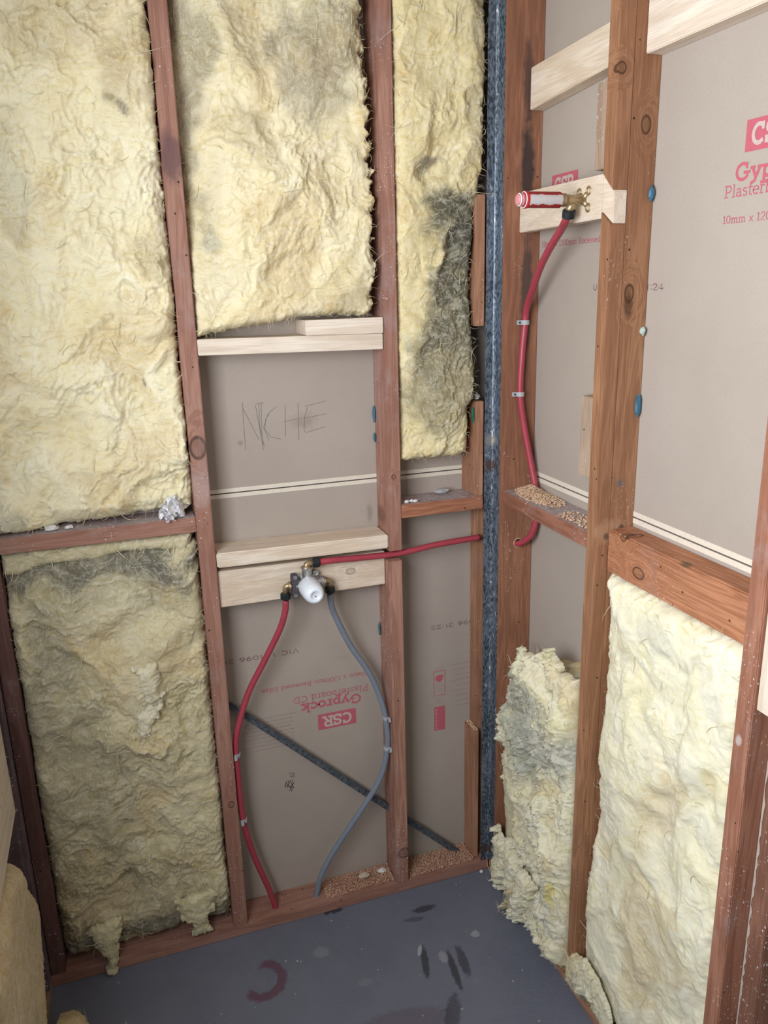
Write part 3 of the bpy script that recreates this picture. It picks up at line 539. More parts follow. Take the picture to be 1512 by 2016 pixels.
# left wall timbers
Md = wood('left_wall_timber', (.09, .06, .07), (.17, .12, .14), specks=.9, res=.3)
timber('wall_stud', 'dark corner stud of the left wall', 'wall stud', box(-1.3085, -1.2155, -.05, -.002, .036, 2.42), 'z', Md)
timber('bottom_plate', 'timber bottom plate along the left wall', 'bottom plate', box(-1.3085, -1.219, -3.0, -.0005, 0, .035), 'y', wood('left_plate_timber', (.25, .16, .11), (.42, .30, .22), specks=.3))
timber('noggin', 'pale new pine board low in the left wall under the window', 'trimmer', box(-1.300, -1.2155, -2.3, -.085, .575, .845), 'y', wood('weathered_pine', (.58, .47, .36), (.80, .72, .60), specks=.1, grain=.6))

# ------------------------------------------------------------------ steel angle in the corner
k = NT('galvanised_steel'); p = k.pos(); v = k.noise(k.vm('MULTIPLY', p, (1, 1, .45)), 230, 3, .6); a = k.noise(k.vm('MULTIPLY', p, (30, 30, 6)), 1.0, 4, .6); sp = k.noise(k.vm('MULTIPLY', p, (1, 1, .5)), 110, 3, .6)
c = k.mix(k.step(v, .40, .60), (.06, .078, .10), (.21, .255, .31)); c = k.mix(k.step(a, .45, .7, 0, .5), c, (.36, .42, .52)); c = k.mix(k.math('MULTIPLY', k.step(sp, .62, .68), k.step(a, .44, .6, .15, 1.0)), c, (.72, .75, .80))
for z, cc in ((1.235, (.13, .07, .05)), (1.30, (.40, .38, .35)), (.075, (.14, .08, .05))):
    d = k.vm('LENGTH', k.vm('MULTIPLY', k.vm('SUBTRACT', p, (-.012, 0, z)), (70, 30, 60))); c = k.mix(k.step(k.math('ADD', d, k.math('MULTIPLY', v, .8)), 1.6, 1.0, 0, .8), c, cc)
k.set('Base Color', c); k.set('Metallic', .55); k.set('Roughness', k.step(v, .3, .7, .30, .5)); k.bump(v, .3, .001); M_galv = k.m
prof = [(-.0270, -.0012), (-.0075, -.0012), (-.0050, -.0026), (-.0030, -.0052), (-.0014, -.0085), (-.0012, -.0335), (0.0, -.0335), (-.0002, -.008), (-.0018, -.004), (-.004, -.0016), (-.0065, -.0001), (-.0270, 0.0)]
mb = MB(); n = len(prof); NZ = 60; v = []; f = []
for j in range(NZ + 1):
    z = .0365 + (2.42 - .0365) * j / NZ; wv = .0004 * math.sin(j * 1.7)
    v += [(x + wv * (x < -.02), y, z) for x, y in prof]
for j in range(NZ):
    for i in range(n): f.append((j * n + i, j * n + (i + 1) % n, (j + 1) * n + (i + 1) % n, (j + 1) * n + i))
f.append(tuple(range(n))); f.append(tuple(NZ * n + i for i in range(n))[::-1]); mb.add(v, f)
tag(mb.build('steel_angle', M_galv), 'blue-grey galvanised steel angle running up the inside corner', 'steel angle')

# punched steel brace across the lower bays
k = NT('brace_steel'); p = k.pos(); a = k.noise(p, 90, 3); k.set('Base Color', k.mix(k.step(a, .35, .65), (.10, .115, .13), (.17, .19, .21))); k.set('Metallic', .5); k.set('Roughness', .5); M_br = k.m
a = Vector((-.7190, .060, .668)); b = Vector((-.0760, .060, .0345)); dr = (b - a).normalized(); up = Vector((0, -1, 0)).cross(dr).normalized(); L = (b - a).length
mb = MB(); hw = .0095
def slab(o, d, u, nrm, l, w0, w1, t):
    B = [o + u * w0, o + d * l + u * w0, o + d * l + u * w1, o + u * w1]; return [q for q in B], [q + nrm * t for q in B]
B, T = slab(a, dr, up, Vector((0, -1, 0)), L, -hw, hw, .0012); mb.hexa(B, T)
B, T = slab(a, dr, up, Vector((0, -1, 0)), L, hw - .0012, hw, .010); mb.hexa(B, T)
br = tag(mb.build('steel_brace', M_br), 'dark punched steel brace running diagonally behind the hoses', 'steel brace')
M_hole = flat('hole_dark', (.02, .02, .022), .9); M_shine = flat('hole_glint', (.55, .58, .62), .35, .8)
hm = MB(); rm = MB()
for i in range(52):
    c0 = a + dr * (.012 + i * (L - .02) / 52) + up * (.0032 if i % 2 else -.0045)
    hm.lathe(c0 + Vector((0, -.0012, 0)), (0, -1, 0), [(0, .0022), (.0005, .0020)], 10)
    rm.lathe(c0 + dr * .0016 + up * .0012 + Vector((0, -.0012, 0)), (0, -1, 0), [(0, .0011), (.0010, .0006)], 8)
hm.build('punched_holes', M_hole, br); rm.build('hole_glints', M_shine, br)  # dark discs and bright dots paint each hole's shade and glint

# ------------------------------------------------------------------ pipes
def hose_mat(name, c):
    k = NT(name); p = k.pos(); nn = k.noise(p, 60, 3); k.set('Base Color', k.mix(k.step(nn, .35, .7, 0, .35), c, tuple(q * .75 for q in c))); k.set('Roughness', .42); k.set('Specular IOR Level', .5); return k.m
M_red = hose_mat('red_poly_pipe', (.38, .050, .075)); M_grey = hose_mat('grey_poly_pipe', (.20, .235, .29))
M_brass = flat('brass', (.46, .36, .22), .42, .8); M_nut = flat('black_nut', (.012, .018, .022), .45); M_zinc = flat('zinc_body', (.55, .56, .58), .3, .85)
M_clip = flat('grey_clip', (.42, .43, .45), .5); M_whitepl = flat('white_plastic', (.78, .84, .92), .35, 0, .5)
RP = .0080
def pipe(label, pts, mat, r=RP):
    return tag(MB().tube(spline(pts, 9), r, 18).build('water_pipe', mat, None, True), label, 'water pipe')
hot = [(-.560, .003, .945), (-.563, .006, .915), (-.578, .014, .866), (-.618, .027, .785), (-.662, .030, .707), (-.690, .024, .641), (-.7085, .018, .575), (-.7105, .018, .467), (-.7065, .018, .345), (-.686, .027, .225), (-.652, .032, .100), (-.634, .032, .020)]
pipe('red pipe curving from the mixer down the left stud to the bottom plate', hot, M_red)
cold = [(-.447, .003, .945), (-.444, .008, .915), (-.432, .018, .877), (-.393, .030, .785), (-.341, .032, .690), (-.3105, .030, .600), (-.2995, .025, .527), (-.3000, .025, .463), (-.320, .030, .372), (-.372, .034, .287), (-.444, .036, .190), (-.498, .036, .105), (-.524, .036, .018)]
pipe('grey pipe curving from the mixer to the bottom plate', cold, M_grey)
rr = [(-.476, .000, 1.0355), (-.464, .000, 1.035), (-.440, .001, 1.0345), (-.372, .010, 1.0285), (-.284, .018, 1.0230), (-.226, .020, 1.0245), (-.165, .020, 1.031), (-.100, .021, 1.034), (-.0270, .022, 1.036)]
pipe('red pipe running level from the mixer through the cut stud to the corner', rr, M_red)
rb = [(-.021, -.350, 1.813), (-.017, -.338, 1.801), (-.004, -.300, 1.786), (.006, -.245, 1.757), (.020, -.178, 1.716), (.034, -.120, 1.668), (.046, -.074, 1.630), (.0500, -.0585, 1.591), (.0435, -.0585, 1.513), (.0410, -.0585, 1.420), (.0520, -.062, 1.339), (.0655, -.075, 1.250), (.0720, -.089, 1.190), (.0740, -.095, 1.143), (.0730, -.098, 1.110), (.0650, -.090, 1.065), (.0500, -.065, 1.037), (.0420, -.047, 1.030)]
pipe('red pipe dropping from the brass tap fitting through the sawdust-covered noggin', rb, M_red)
hr = MB(); hr.lathe((.047, -.0503, 1.033), (0, -1, 0), [(0, .0115), (.0012, .0115)], 20)  # flat dark disc paints the shade inside the hole
o = hr.build('drilled_hole', M_hole); tag(o, 'drilled hole in the corner stud where the red pipe enters', 'drilled hole')
rg = MB(); rg.tube([(.047 + .0118 * math.cos(t), -.0515, 1.033 + .0118 * math.sin(t)) for t in [2 * PI * i / 24 for i in range(25)]], .0012, 6); rg.build('splintered_rim', flat('cut_wood', (.62, .45, .28), .8), o)

def clip(label, c, along, wall, tabdir, group):
    """saddle clip: c pipe centre, wall = direction from pipe towards the timber, tabdir = where the nail tab lies"""
    c = Vector(c); al = Vector(along).normalized(); wl = Vector(wall); td = Vector(tabdir); e = empty('pipe_clip', c)
    tag(e, label, 'pipe clip', group); mb = MB(); v = []; f = []; N = 16; r = RP + .0002
    for s_ in (-.0055, .0055):
        for ro in (r, r + .0020):
            for i in range(N + 1):
                t = PI * i / N; v.append(al * s_ + (td * math.cos(t) - wl * math.sin(t)) * ro)
    m = N + 1
    for i in range(N):
        f += [(i, i + 1, m * 2 + i + 1, m * 2 + i), (m + i, m * 3 + i, m * 3 + i + 1, m + i + 1), (i, m + i, m + i + 1, i + 1), (2 * m + i, 2 * m + i + 1, 3 * m + i + 1, 3 * m + i)]
    mb.add(v, f)
    def leg(sgn, l):
        B = []
        for w0 in (0, RP * .95):
            B.append([al * -.0055 + td * sgn * r + wl * w0, al * .0055 + td * sgn * r + wl * w0, al * .0055 + td * sgn * (r + l) + wl * w0, al * -.0055 + td * sgn * (r + l) + wl * w0])
        mb.hexa(B[0], B[1])
    leg(-1, .002); leg(1, .011); mb.build('saddle', M_clip, e, False, .0004)
    nl = MB(); nl.lathe(td * (r + .0065) - wl * .0002, -wl, [(0, .0022), (.0012, .0022)], 12); nl.build('nail', M_hole, e)
clip('upper grey clip holding the red pipe to the corner stud', (.0500, -.0585, 1.591), (.05, 0, -1), (0, 1, 0), (-1, 0, 0), 'pipe clips')
clip('lower grey clip holding the red pipe to the corner stud', (.0410, -.0585, 1.420), (-.03, 0, -1), (0, 1, 0), (-1, 0, 0), 'pipe clips')
clip('upper clip holding the grey pipe to the cut stud', (-.3010, .025, .556), (.15, 0, -1), (1, 0, 0), (0, -1, 0), 'pipe clips')
clip('lower clip holding the grey pipe to the cut stud', (-.3000, .025, .463), (-.05, 0, -1), (1, 0, 0), (0, -1, 0), 'pipe clips')
clip('upper clip holding the red pipe to the left stud', (-.7095, .018, .540), (-.08, 0, -1), (-1, 0, 0), (0, -1, 0), 'pipe clips')
clip('lower clip holding the red pipe to the left stud', (-.7065, .018, .345), (.05, 0, -1), (-1, 0, 0), (0, -1, 0), 'pipe clips')

# ------------------------------------------------------------------ mixer
mx = tag(empty('shower_mixer', (-.503, .012, .985)), 'shower mixer body with a white plastic cover on the lower pine board', 'shower mixer')
def L_(p_): return (p_[0] + .503, p_[1] - .012, p_[2] - .985)
def mlathe(mb, base, axis, pr, seg=26): return mb.lathe(L_(base), axis, pr, seg)
b_ = MB(); mlathe(b_, (-.505, .012, .985), (0, -1, 0), [(0, .026), (.014, .026), (.018, .022), (.034, .022)])
mlathe(b_, (-.505, -.004, 1.002), (0, 0, 1), [(0, .0125), (.020, .0125), (.021, .0145), (.026, .0145)])
mlathe(b_, (-.485, -.004, .985), (1, 0, 0), [(0, .0125), (.012, .0125), (.013, .0150), (.021, .0150)])
mlathe(b_, (-.525, -.004, .985), (-1, 0, 0), [(0, .0125), (.012, .0125)])
for x, z in ((-.532, 1.004), (-.481, 1.006)): mlathe(b_, (x, .010, z), (0, -1, 0), [(0, .0075), (.008, .0075), (.0085, .004), (.006, .0038)])
b_.build('valve_body', M_zinc, mx, False, .0006)
c_ = MB(); mlathe(c_, (-.505, -.012, .982), (0.02, -1, -.02), [(0, .0245), (.006, .0262), (.030, .0262), (.050, .0250), (.062, .0225), (.0690, .0175), (.0700, .0115), (.0680, .0105), (.0680, .0005)], 40)
c_.build('protective_cap', M_whitepl, mx, True)
mlathe(MB(), (0, 0, 0), (0, 0, 1), [(0, 1), (1, 1)])
d_ = MB(); mlathe(d_, (-.5035, -.0802, .9792), (0, -1, 0), [(0, .0016), (.0006, .0014)], 10); d_.build('cap_pin_hole', M_hole, mx)
def elbow(p0, p1, p2, r, nut_dir, nutpos, hexat=None):
    P = [Vector(L_(p0)), Vector(L_(p1)), Vector(L_(p2))]; q = [P[0]] + [P[0].lerp(P[1], .55)]
    for t in (.15, .4, .6, .85): q.append(P[0].lerp(P[1], .55).lerp(P[1], t).lerp(P[1].lerp(P[2], t * .45), t))
    q += [P[2]]; m = MB(); m.tube(q, r, 16)
    if hexat: m.lathe(L_(hexat[0]), hexat[1], [(0, .0125), (.0060, .0125)], 6)
    e = m.build('brass_elbow', M_brass, mx, True); 
    nm = MB(); nm.lathe(L_(nutpos), nut_dir, [(0, .0105), (.002, .0128), (.014, .0128), (.016, .0105)], 16); nm.build('compression_nut', M_nut, mx, False, .0005)
elbow((-.505, -.004, 1.026), (-.505, -.003, 1.036), (-.484, 0, 1.036), .0072, (1, -.02, -.02), (-.487, 0, 1.0358), ((-.505, -.004, 1.024), (0, 0, 1)))
elbow((-.545, -.004, .985), (-.560, 0, .985), (-.560, .002, .962), .0072, (0, .05, -1), (-.5600, .002, .966), ((-.546, -.004, .985), (-1, 0, 0)))
elbow((-.466, -.004, .985), (-.447, 0, .985), (-.447, .002, .962), .0072, (0, .05, -1), (-.4470, .002, .966), ((-.464, -.004, .985), (1, 0, 0)))
g_ = MB(); q = L_((-.5375, -.0100, .985)); ang = []
for j, (w_, z) in enumerate(((.006, -.031), (.0085, -.027), (.0085, -.016), (.0075, 0), (.0085, .016), (.0085, .027), (.006, .031))): ang.append((w_, z))
v = []; f = []
for w_, z in ang: v += [(q[0] - w_, q[1] - .006, q[2] + z), (q[0] + w_, q[1] - .006, q[2] + z), (q[0] + w_, q[1] + .012, q[2] + z), (q[0] - w_, q[1] + .012, q[2] + z)]
for j in range(len(ang) - 1):
    for i in range(4): f.append((j * 4 + i, j * 4 + (i + 1) % 4, j * 4 + 4 + (i + 1) % 4, j * 4 + 4 + i))
f += [(3, 2, 1, 0), (24, 25, 26, 27)]; g_.add(v, f)
br_ = g_.build('grey_bracket', flat('dark_bracket', (.07, .06, .075), .55), mx, False, .001)
for dz in (-.023, .024):
    s_ = MB(); s_.lathe((q[0], q[1] - .006, q[2] + dz), (0, -1, 0), [(0, .0052), (.0012, .0050), (.0014, .0026), (.0006, .0022)], 14); s_.build('bracket_screw', flat('screw_steel_%s' % ('a' if dz < 0 else 'b'), (.35, .34, .33), .4, .7), br_)

# ------------------------------------------------------------------ tap fitting on wall B
tp = tag(empty('tap_fitting', (.012, -.36, 1.836)), 'brass tap elbow with a red and white wrapped plug on the pine tap board', 'tap fitting')
def W(p_): return (p_[0] - .012, p_[1] + .36, p_[2] - 1.836)
b_ = MB(); b_.lathe(W((.0085, -.36, 1.836)), (-1, 0, 0), [(0, .0095), (.030, .0095), (.034, .0105), (.042, .0105), (.0425, .0125), (.056, .0125)], 22)
b_.tube([W((-.016, -.360, 1.832)), W((-.018, -.354, 1.822)), W((-.019, -.352, 1.816))], .0085, 16)
b_.build('brass_body', M_brass, tp, True)
w_ = MB()
for sy, sz in ((1, 1), (-1, 1), (-1, -1), (1, -1)):
    if (sy, sz) == (1, -1): continue
    cy, cz = -.36 + sy * .019, 1.836 + sz * .0155
    xx = .0105 + (-.36 - cy) * -.078
    w_.tube([W((xx - .0025 + .0005, cy + .0068 * math.cos(t), cz + .0068 * math.sin(t))) for t in [2 * PI * i / 18 for i in range(19)]], .0024, 8, False)
    w_.tube([W((.0065, -.36, 1.836)), W((xx - .002, cy - sy * .006, cz - sz * .005))], .0052, 8)
w_.build('fixing_lugs', M_brass, tp, True)
n_ = MB(); n_.lathe(W((-.0185, -.3530, 1.8195)), (.10, .38, -.92), [(0, .0105), (.002, .0130), (.015, .0130), (.017, .0105)], 18); n_.build('compression_nut', M_nut, tp, False, .0005)
k = NT('wrapped_plug'); p = k.pos(); sp_ = k.n('ShaderNodeSeparateXYZ', {0: p}).outputs; n1 = k.noise(p, 75, 4, .65)
t = k.math('ADD', k.math('MULTIPLY', k.math('ABSOLUTE', k.math('SUBTRACT', sp_[2], 1.8355)), 90), k.math('MULTIPLY', n1, .9))
m = k.step(t, 1.28, 1.18); m = k.math('MULTIPLY', m, k.step(sp_[0], -.1175, -.1165)); k.set('Base Color', k.mix(m, (.42, .025, .03), (.72, .70, .72))); k.set('Roughness', .5)
l_ = MB(); l_.lathe(W((-.0445, -.36, 1.836)), (-1, 0, 0), [(0, .0135), (.002, .0150), (.071, .0150), (.073, .0160), (.078, .0160), (.080, .0135)], 30); l_.build('wrapped_plug', k.m, tp, True)
e_ = MB(); e_.lathe(W((-.1245, -.36, 1.836)), (-1, 0, 0), [(0, .0120), (.005, .0120), (.007, .0105), (.012, .0105), (.0135, .0085)], 26); e_.build('plug_end', flat('pink_plug_end', (.62, .25, .26), .45), tp, True)
r_ = MB()
for xx, r in ((-.1235, .0142), (-.1335, .0112)): r_.tube([W((xx, -.36 + r * math.cos(t), 1.836 + r * math.sin(t))) for t in [2 * PI * i / 28 for i in range(29)]], .0010, 8, False)
r_.build('thread_rings', M_whitepl, tp, True)

# ------------------------------------------------------------------ insulation
Y_, C_, G_ = (.81, .72, .45), (.88, .83, .63), (.33, .32, .25)
GD, GM, BR = (.13, .125, .10), (.30, .29, .22), (.40, .31, .17)
g = (-1.1795, -.7575)
batt('insulation_batt', 'large yellow batt filling the top left bay above the old noggin', 'A', [(g[0], 1.185), (-1.10, 1.187), (-1.02, 1.190), (-.93, 1.196), (-.84, 1.200), (g[1], 1.205), (g[1], 2.41), (g[0], 2.41)], -.0885 * -1, .000, 11, Y_, C_,
     stains_shade=[(-.826, 2.034, .012, .022, .75, GD), (-.832, 1.494, .007, .012, .8, GD), (-.95, 2.2, .10, .10, .45, BR), (-.80, 2.1, .04, .12, .45, BR), (-1.15, 1.20, .05, .03, .5, GM), (-.80, 1.78, .03, .05, .5, BR), (-1.05, 1.9, .05, .15, .3, GM)], rough=.95, ffun=lambda s, z: -.030 * np.clip((1.232 - z) * 28, 0, 1) * np.clip((s + 1.12) * 8, .2, 1),
     bumps=[(-.90, 1.93, .02, .10, .006), (-.99, 1.66, .05, .06, .010), (-1.0, 1.40, .035, .04, -.012), (-.86, 1.46, .02, .05, -.010)], rnd=.012, amp=.025, flow=.9)
batt('insulation_batt', 'yellow batt above the NICHE bay with a ragged right edge', 'A', [(-.719, 1.585), (-.665, 1.595), (-.62, 1.604), (-.53, 1.612), (-.49, 1.622), (-.40, 1.622), (-.312, 1.618), (-.310, 1.75), (-.302, 1.85), (-.306, 1.95), (-.312, 2.05), (-.318, 2.2), (-.33, 2.41), (-.719, 2.41)], .0885, .008, 23, Y_, (.80, .73, .52),
     stains_shade=[(-.42, 2.15, .09, .12, .65, (.27, .24, .18)), (-.69, 2.08, .04, .28, .6, (.22, .19, .13)), (-.56, 2.0, .05, .06, .4, BR), (-.60, 2.18, .12, .05, .3, GM), (-.69, 1.80, .03, .02, .5, (.42, .42, .34)), (-.38, 1.68, .05, .08, .35, BR), (-.36, 1.64, .05, .03, .4, BR)],  # tall dark strip at the left paints shade in the recess
     ffun=lambda s, z: -.045 / (1 + np.exp((s + .665 + .02 * np.sin(z * 9) - .03 * np.clip((1.95 - z) * 2, 0, 1)) * 90)) * np.clip((z - 1.72) * 6, .15, 1) - .012 * np.clip((z - 1.9) * 3, 0, 1),
     jag=.012, jm=lambda s, z: .2 + .8 * np.clip((s + .40) * 12, 0, 1), bumps=[(-.62, 1.98, .05, .012, -.012), (-.53, 1.86, .04, .10, .010), (-.36, 1.95, .02, .04, .010)], rnd=.010, amp=.020, flow=1.2)
batt('insulation_batt', 'tall batt right of the cut stud, blackened with mould down its right side', 'A', [(-.2535, 1.262), (-.20, 1.263), (-.17, 1.264), (-.10, 1.262), (-.060, 1.268), (-.066, 1.39), (-.050, 1.41), (-.052, 1.50), (-.058, 1.60), (-.060, 1.75), (-.054, 1.81), (-.046, 1.85), (-.038, 1.90), (-.030, 1.94), (-.028, 2.0), (-.024, 2.15), (-.022, 2.41), (-.2535, 2.41)], .0885, .002, 37, (.72, .61, .32), (.82, .73, .46),
     stains_shade=[(-.105, 1.82, .075, .10, .96, (.07, .07, .055)), (-.095, 1.69, .075, .13, .95, (.075, .075, .06)), (-.11, 1.56, .085, .11, .90, (.13, .125, .09)), (-.17, 1.57, .08, .07, .80, (.16, .15, .11)), (-.14, 1.44, .12, .12, .80, (.26, .23, .15)), (-.16, 1.945, .035, .012, .8, (.16, .14, .11)), (-.05, 2.2, .025, .3, .5, (.25, .21, .14)), (-.13, 1.36, .06, .06, .45, (.36, .33, .21))],  # thin dark band in the upper dent paints its shade
     bumps=[(-.165, 1.93, .035, .014, -.020), (-.13, 1.75, .012, .05, -.012), (-.15, 1.57, .05, .03, .010)], rnd=.012, amp=.018, flow=1.35)
o4 = batt('insulation_batt', 'grubby grey-yellow batt in the bottom left bay under the old noggin', 'A', [(g[0], .038), (-1.10, .038), (-1.0, .038), (-.86, .042), (g[1], .044), (g[1], 1.12), (-.80, 1.125), (-.9, 1.12), (-1.0, 1.115), (-1.1, 1.112), (g[0], 1.11)], .0885, -.004, 49, (.50, .44, .26), (.68, .62, .42),  # wool colour also darkens towards the left and bottom
     stains_shade=[(-1.0, 1.09, .25, .045, .85, (.10, .10, .09)), (-.84, 1.06, .08, .05, .75, (.11, .11, .10)), (-1.13, .80, .06, .30, .6, (.28, .27, .21)), (-1.05, .50, .12, .25, .5, (.30, .28, .20)), (-1.0, .20, .2, .12, .45, (.30, .25, .16)), (-.92, .08, .3, .05, .75, (.12, .11, .09)), (-.96, 1.02, .15, .08, .4, (.26, .25, .20)), (-.93, .78, .05, .10, .3, C_), (-.98, .95, .09, .05, .4, (.78, .72, .52))],  # near-black top bands paint the shaded gap below the folded edge
     ffun=lambda s, z: -.035 * np.clip((.16 - z) * 9, 0, 1) - .02 * np.clip((z - 1.04) * 12, 0, 1), bumps=[(-.98, .98, .10, .05, .016), (-.90, .86, .06, .08, .014), (-.96, .90, .03, .02, -.014), (-1.02, .80, .03, .05, .010), (-1.02, .265, .02, .018, -.025), (-.905, .75, .03, .07, .018), (-.87, .92, .04, .06, .014), (-1.03, .67, .05, .03, .012), (-.98, .42, .02, .02, -.012)], rnd=.018, amp=.024, fibres=700)
batt('folded_edge', None, 'A', [(-1.179, 1.092), (-1.15, 1.088), (-1.08, 1.105), (-1.0, 1.100), (-.92, 1.112), (-.85, 1.108), (-.79, 1.095), (-.775, 1.10), (-.765, 1.1475), (-1.179, 1.1475)], .0885, -.004, 53, (.50, .45, .29), (.62, .56, .38), rnd=.010, amp=.012, fibres=120, parent=o4)
for q, sd in (([(-1.12, .16), (-1.035, .16), (-1.045, .09), (-1.056, .05), (-1.058, .004), (-1.084, .004), (-1.078, .05), (-1.098, .09)], 54), ([(-.90, .17), (-.79, .18), (-.803, .12), (-.825, .080), (-.812, .050), (-.848, .044), (-.868, .058), (-.862, .09), (-.887, .11)], 55)):
    batt('hanging_tuft', None, 'A', q, -.001, .020, sd, (.52, .47, .29), (.66, .61, .40), parent=o4, lip=.2, rnd=.012, amp=.012, jag=.010, fibres=40, res=.002)
batt('hanging_tuft', None, 'A', [(-.935, .84), (-.875, .85), (-.870, .78), (-.885, .71), (-.900, .665), (-.935, .660), (-.945, .70), (-.915, .73), (-.930, .77)], -.004, .030, 56, (.68, .64, .47), (.78, .74, .58), parent=o4, lip=.1, rnd=.014, amp=.014, jag=.012, fibres=40, res=.002)
# right wall, torn batt between corner stud and notched stud
B1 = [(-.161, .803), (-.194, .797), (-.225, .800), (-.264, .822), (-.322, .854), (-.347, .833), (-.38, .83), (-.419, .83), (-.434, .838), (-.434, .60), (-.4335, .40), (-.4335, .2), (-.4335, .050), (-.406, .046), (-.337, .042), (-.292, .020), (-.262, .055), (-.245, .08), (-.225, .085), (-.19, .05), (-.150, .045), (-.118, .060), (-.114, .093), (-.152, .156), (-.163, .247), (-.151, .334), (-.105, .36), (-.087, .452), (-.073, .507), (-.098, .582), (-.150, .700)]
ob = batt('insulation_batt', 'torn greyed batt sagging out of the right wall beside the corner stud', 'B', B1, .004, .016, 61, (.70, .66, .42), (.84, .82, .68),
     stains_shade=[(-.21, .60, .11, .14, .85, (.27, .29, .26)), (-.185, .70, .03, .10, .75, (.33, .33, .27)), (-.37, .62, .11, .07, .75, (.30, .31, .29)), (-.20, .47, .07, .05, .5, (.45, .47, .40)), (-.40, .22, .03, .08, .5, (.42, .42, .36)), (-.413, .228, .02, .05, .7, (.75, .62, .12)), (-.30, .10, .05, .03, .35, GM), (-.39, .33, .03, .03, .5, (.62, .42, .20))],
     bumps=[(-.40, .74, .06, .05, .020), (-.30, .45, .06, .10, .012), (-.28, .75, .03, .04, .010), (-.20, .13, .02, .03, -.012)], rnd=.030, amp=.034, jag=.024, lip=.30, rough=1.2, jm=lambda s, z: np.clip((s + .43) * 18, .0, 1), fibres=900, flow=1.3)
for q, bk, fr_, sd in (([(-.075, .20), (-.165, .20), (-.150, .10), (-.135, .05), (-.115, .045), (-.105, .016), (-.078, .008), (-.090, .05), (-.072, .10)], -.004, .034, 62),
        ([(-.15, .22), (-.225, .20), (-.205, .12), (-.212, .06), (-.190, .006), (-.172, .012), (-.175, .06), (-.155, .10)], -.006, .040, 63),
        ([(-.14, .17), (-.09, .17), (-.088, .08), (-.070, .012), (-.060, .004), (-.074, .05), (-.082, .10)], -.010, .040, 65), ([(-.27, .12), (-.225, .12), (-.205, .06), (-.178, .004), (-.170, .0), (-.190, .05), (-.215, .09)], -.036, .075, 66),
        ([(-.315, .20), (-.235, .20), (-.225, .09), (-.205, .045), (-.195, -.004 + .006), (-.205, .002), (-.245, .035), (-.270, .07)], -.020, .055, 64)):
    batt('hanging_tuft', None, 'B', q, bk, fr_, sd, (.70, .66, .45), (.84, .82, .66), parent=ob, lip=.2, rnd=.014, amp=.020, jag=.016, fibres=60, res=.002)
batt('inner_wool', None, 'B', [(-.4335, .04), (-.4335, .80), (-.38, .79), (-.30, .80), (-.20, .76), (-.0515, .62), (-.0515, .04)], .0885, -.010, 67, (.62, .57, .36), (.76, .72, .52), rnd=.02, amp=.012, fibres=0, parent=ob, res=.005)
tgm = MB(); tgm.box(-.0345, -.0335, -.262, -.236, .574, .580)
I = Ink((-.0420, -.238, .588), (0, -.90, -.43), (0, -.43, .90), (-1, 0, 0)); I.stroke([(0, 0), (.006, .003), (.009, -.002), (.014, .003), (.018, -.003), (.024, .002), (.030, -.001)], .0030); I.stroke([(.018, .004), (.026, .005), (.030, .002)], .002)
tag(I.build('white_fleck', flat('white_plastic_scrap', (.85, .92, .96), .4), ob), 'small white plastic scrap caught in the wool')
B2 = [(-.4705, 1.099), (-.50, 1.0985), (-.56, 1.0985), (-.70, 1.0985), (-.8885, 1.0985), (-.8885, .60), (-.8885, .040), (-.60, .037), (-.52, .037), (-.475, .045), (-.4705, .10), (-.4705, .6)]
o2 = batt('insulation_batt', 'bright cream batt packed between the two right-hand studs', 'B', B2, .0885, -.012, 71, (.84, .80, .55), (.90, .88, .73),
     stains_shade=[(-.692, 1.052, .03, .03, .35, (.45, .45, .40)), (-.781, 1.002, .06, .012, .4, (.45, .43, .38)), (-.84, .98, .05, .02, .45, (.55, .53, .45)), (-.50, .05, .04, .05, .6, (.30, .30, .26)), (-.843, .815, .03, .04, .35, (.78, .60, .22)), (-.62, .88, .06, .05, .3, (.86, .74, .34))],
     ffun=lambda s, z: -.022 * np.clip((s + .56) / .09, 0, 1) * np.clip((z - .15) * 2, .2, 1), bumps=[(-.69, 1.05, .05, .04, .010), (-.80, .90, .05, .12, .010), (-.72, .70, .03, .16, -.008), (-.84, .80, .02, .05, -.010)], rnd=.016, amp=.016, rough=.45, flow=-.9, fibres=500)
batt('bottom_fluff', None, 'B', [(-.46, .037), (-.455, .09), (-.475, .13), (-.52, .15), (-.57, .14), (-.62, .10), (-.64, .037)], .002, .020, 73, (.66, .62, .44), (.82, .79, .62), stains_shade=[(-.545, .055, .03, .02, .9, (.05, .045, .03)), (-.50, .08, .02, .03, .5, GM)], bumps=[(-.545, .055, .02, .014, -.02)], rnd=.02, amp=.022, fibres=200, parent=o2)  # near-black spot paints the shade in the dent
batt('insulation_batt', 'tan batt bulging low in the left wall below the pale pine board', 'L', [(-.60, .10), (-.60, .572), (-.36, .572), (-.26, .555), (-.20, .53), (-.150, .44), (-.105, .36), (-.085, .32), (-.11, .27), (-.18, .19), (-.27, .10), (-.31, .040), (-.60, .040)], .086, .022, 83, (.56, .45, .28), (.66, .55, .38), stains_shade=[(-.35, .25, .05, .05, .4, GM)], rnd=.016, amp=.008, fibres=150)
of = batt('insulation_batt', 'loose yellow batt lying on the floor at the bottom left', 'L', [(-.62, .0008), (-.62, .16), (-.40, .15), (-.30, .125), (-.21, .10), (-.150, .06), (-.145, .0008)], -.036, .088, 89, (.60, .48, .26), (.72, .60, .36), stains_shade=[(-.26, .10, .04, .03, .5, GM)], rnd=.030, amp=.020, fibres=250)

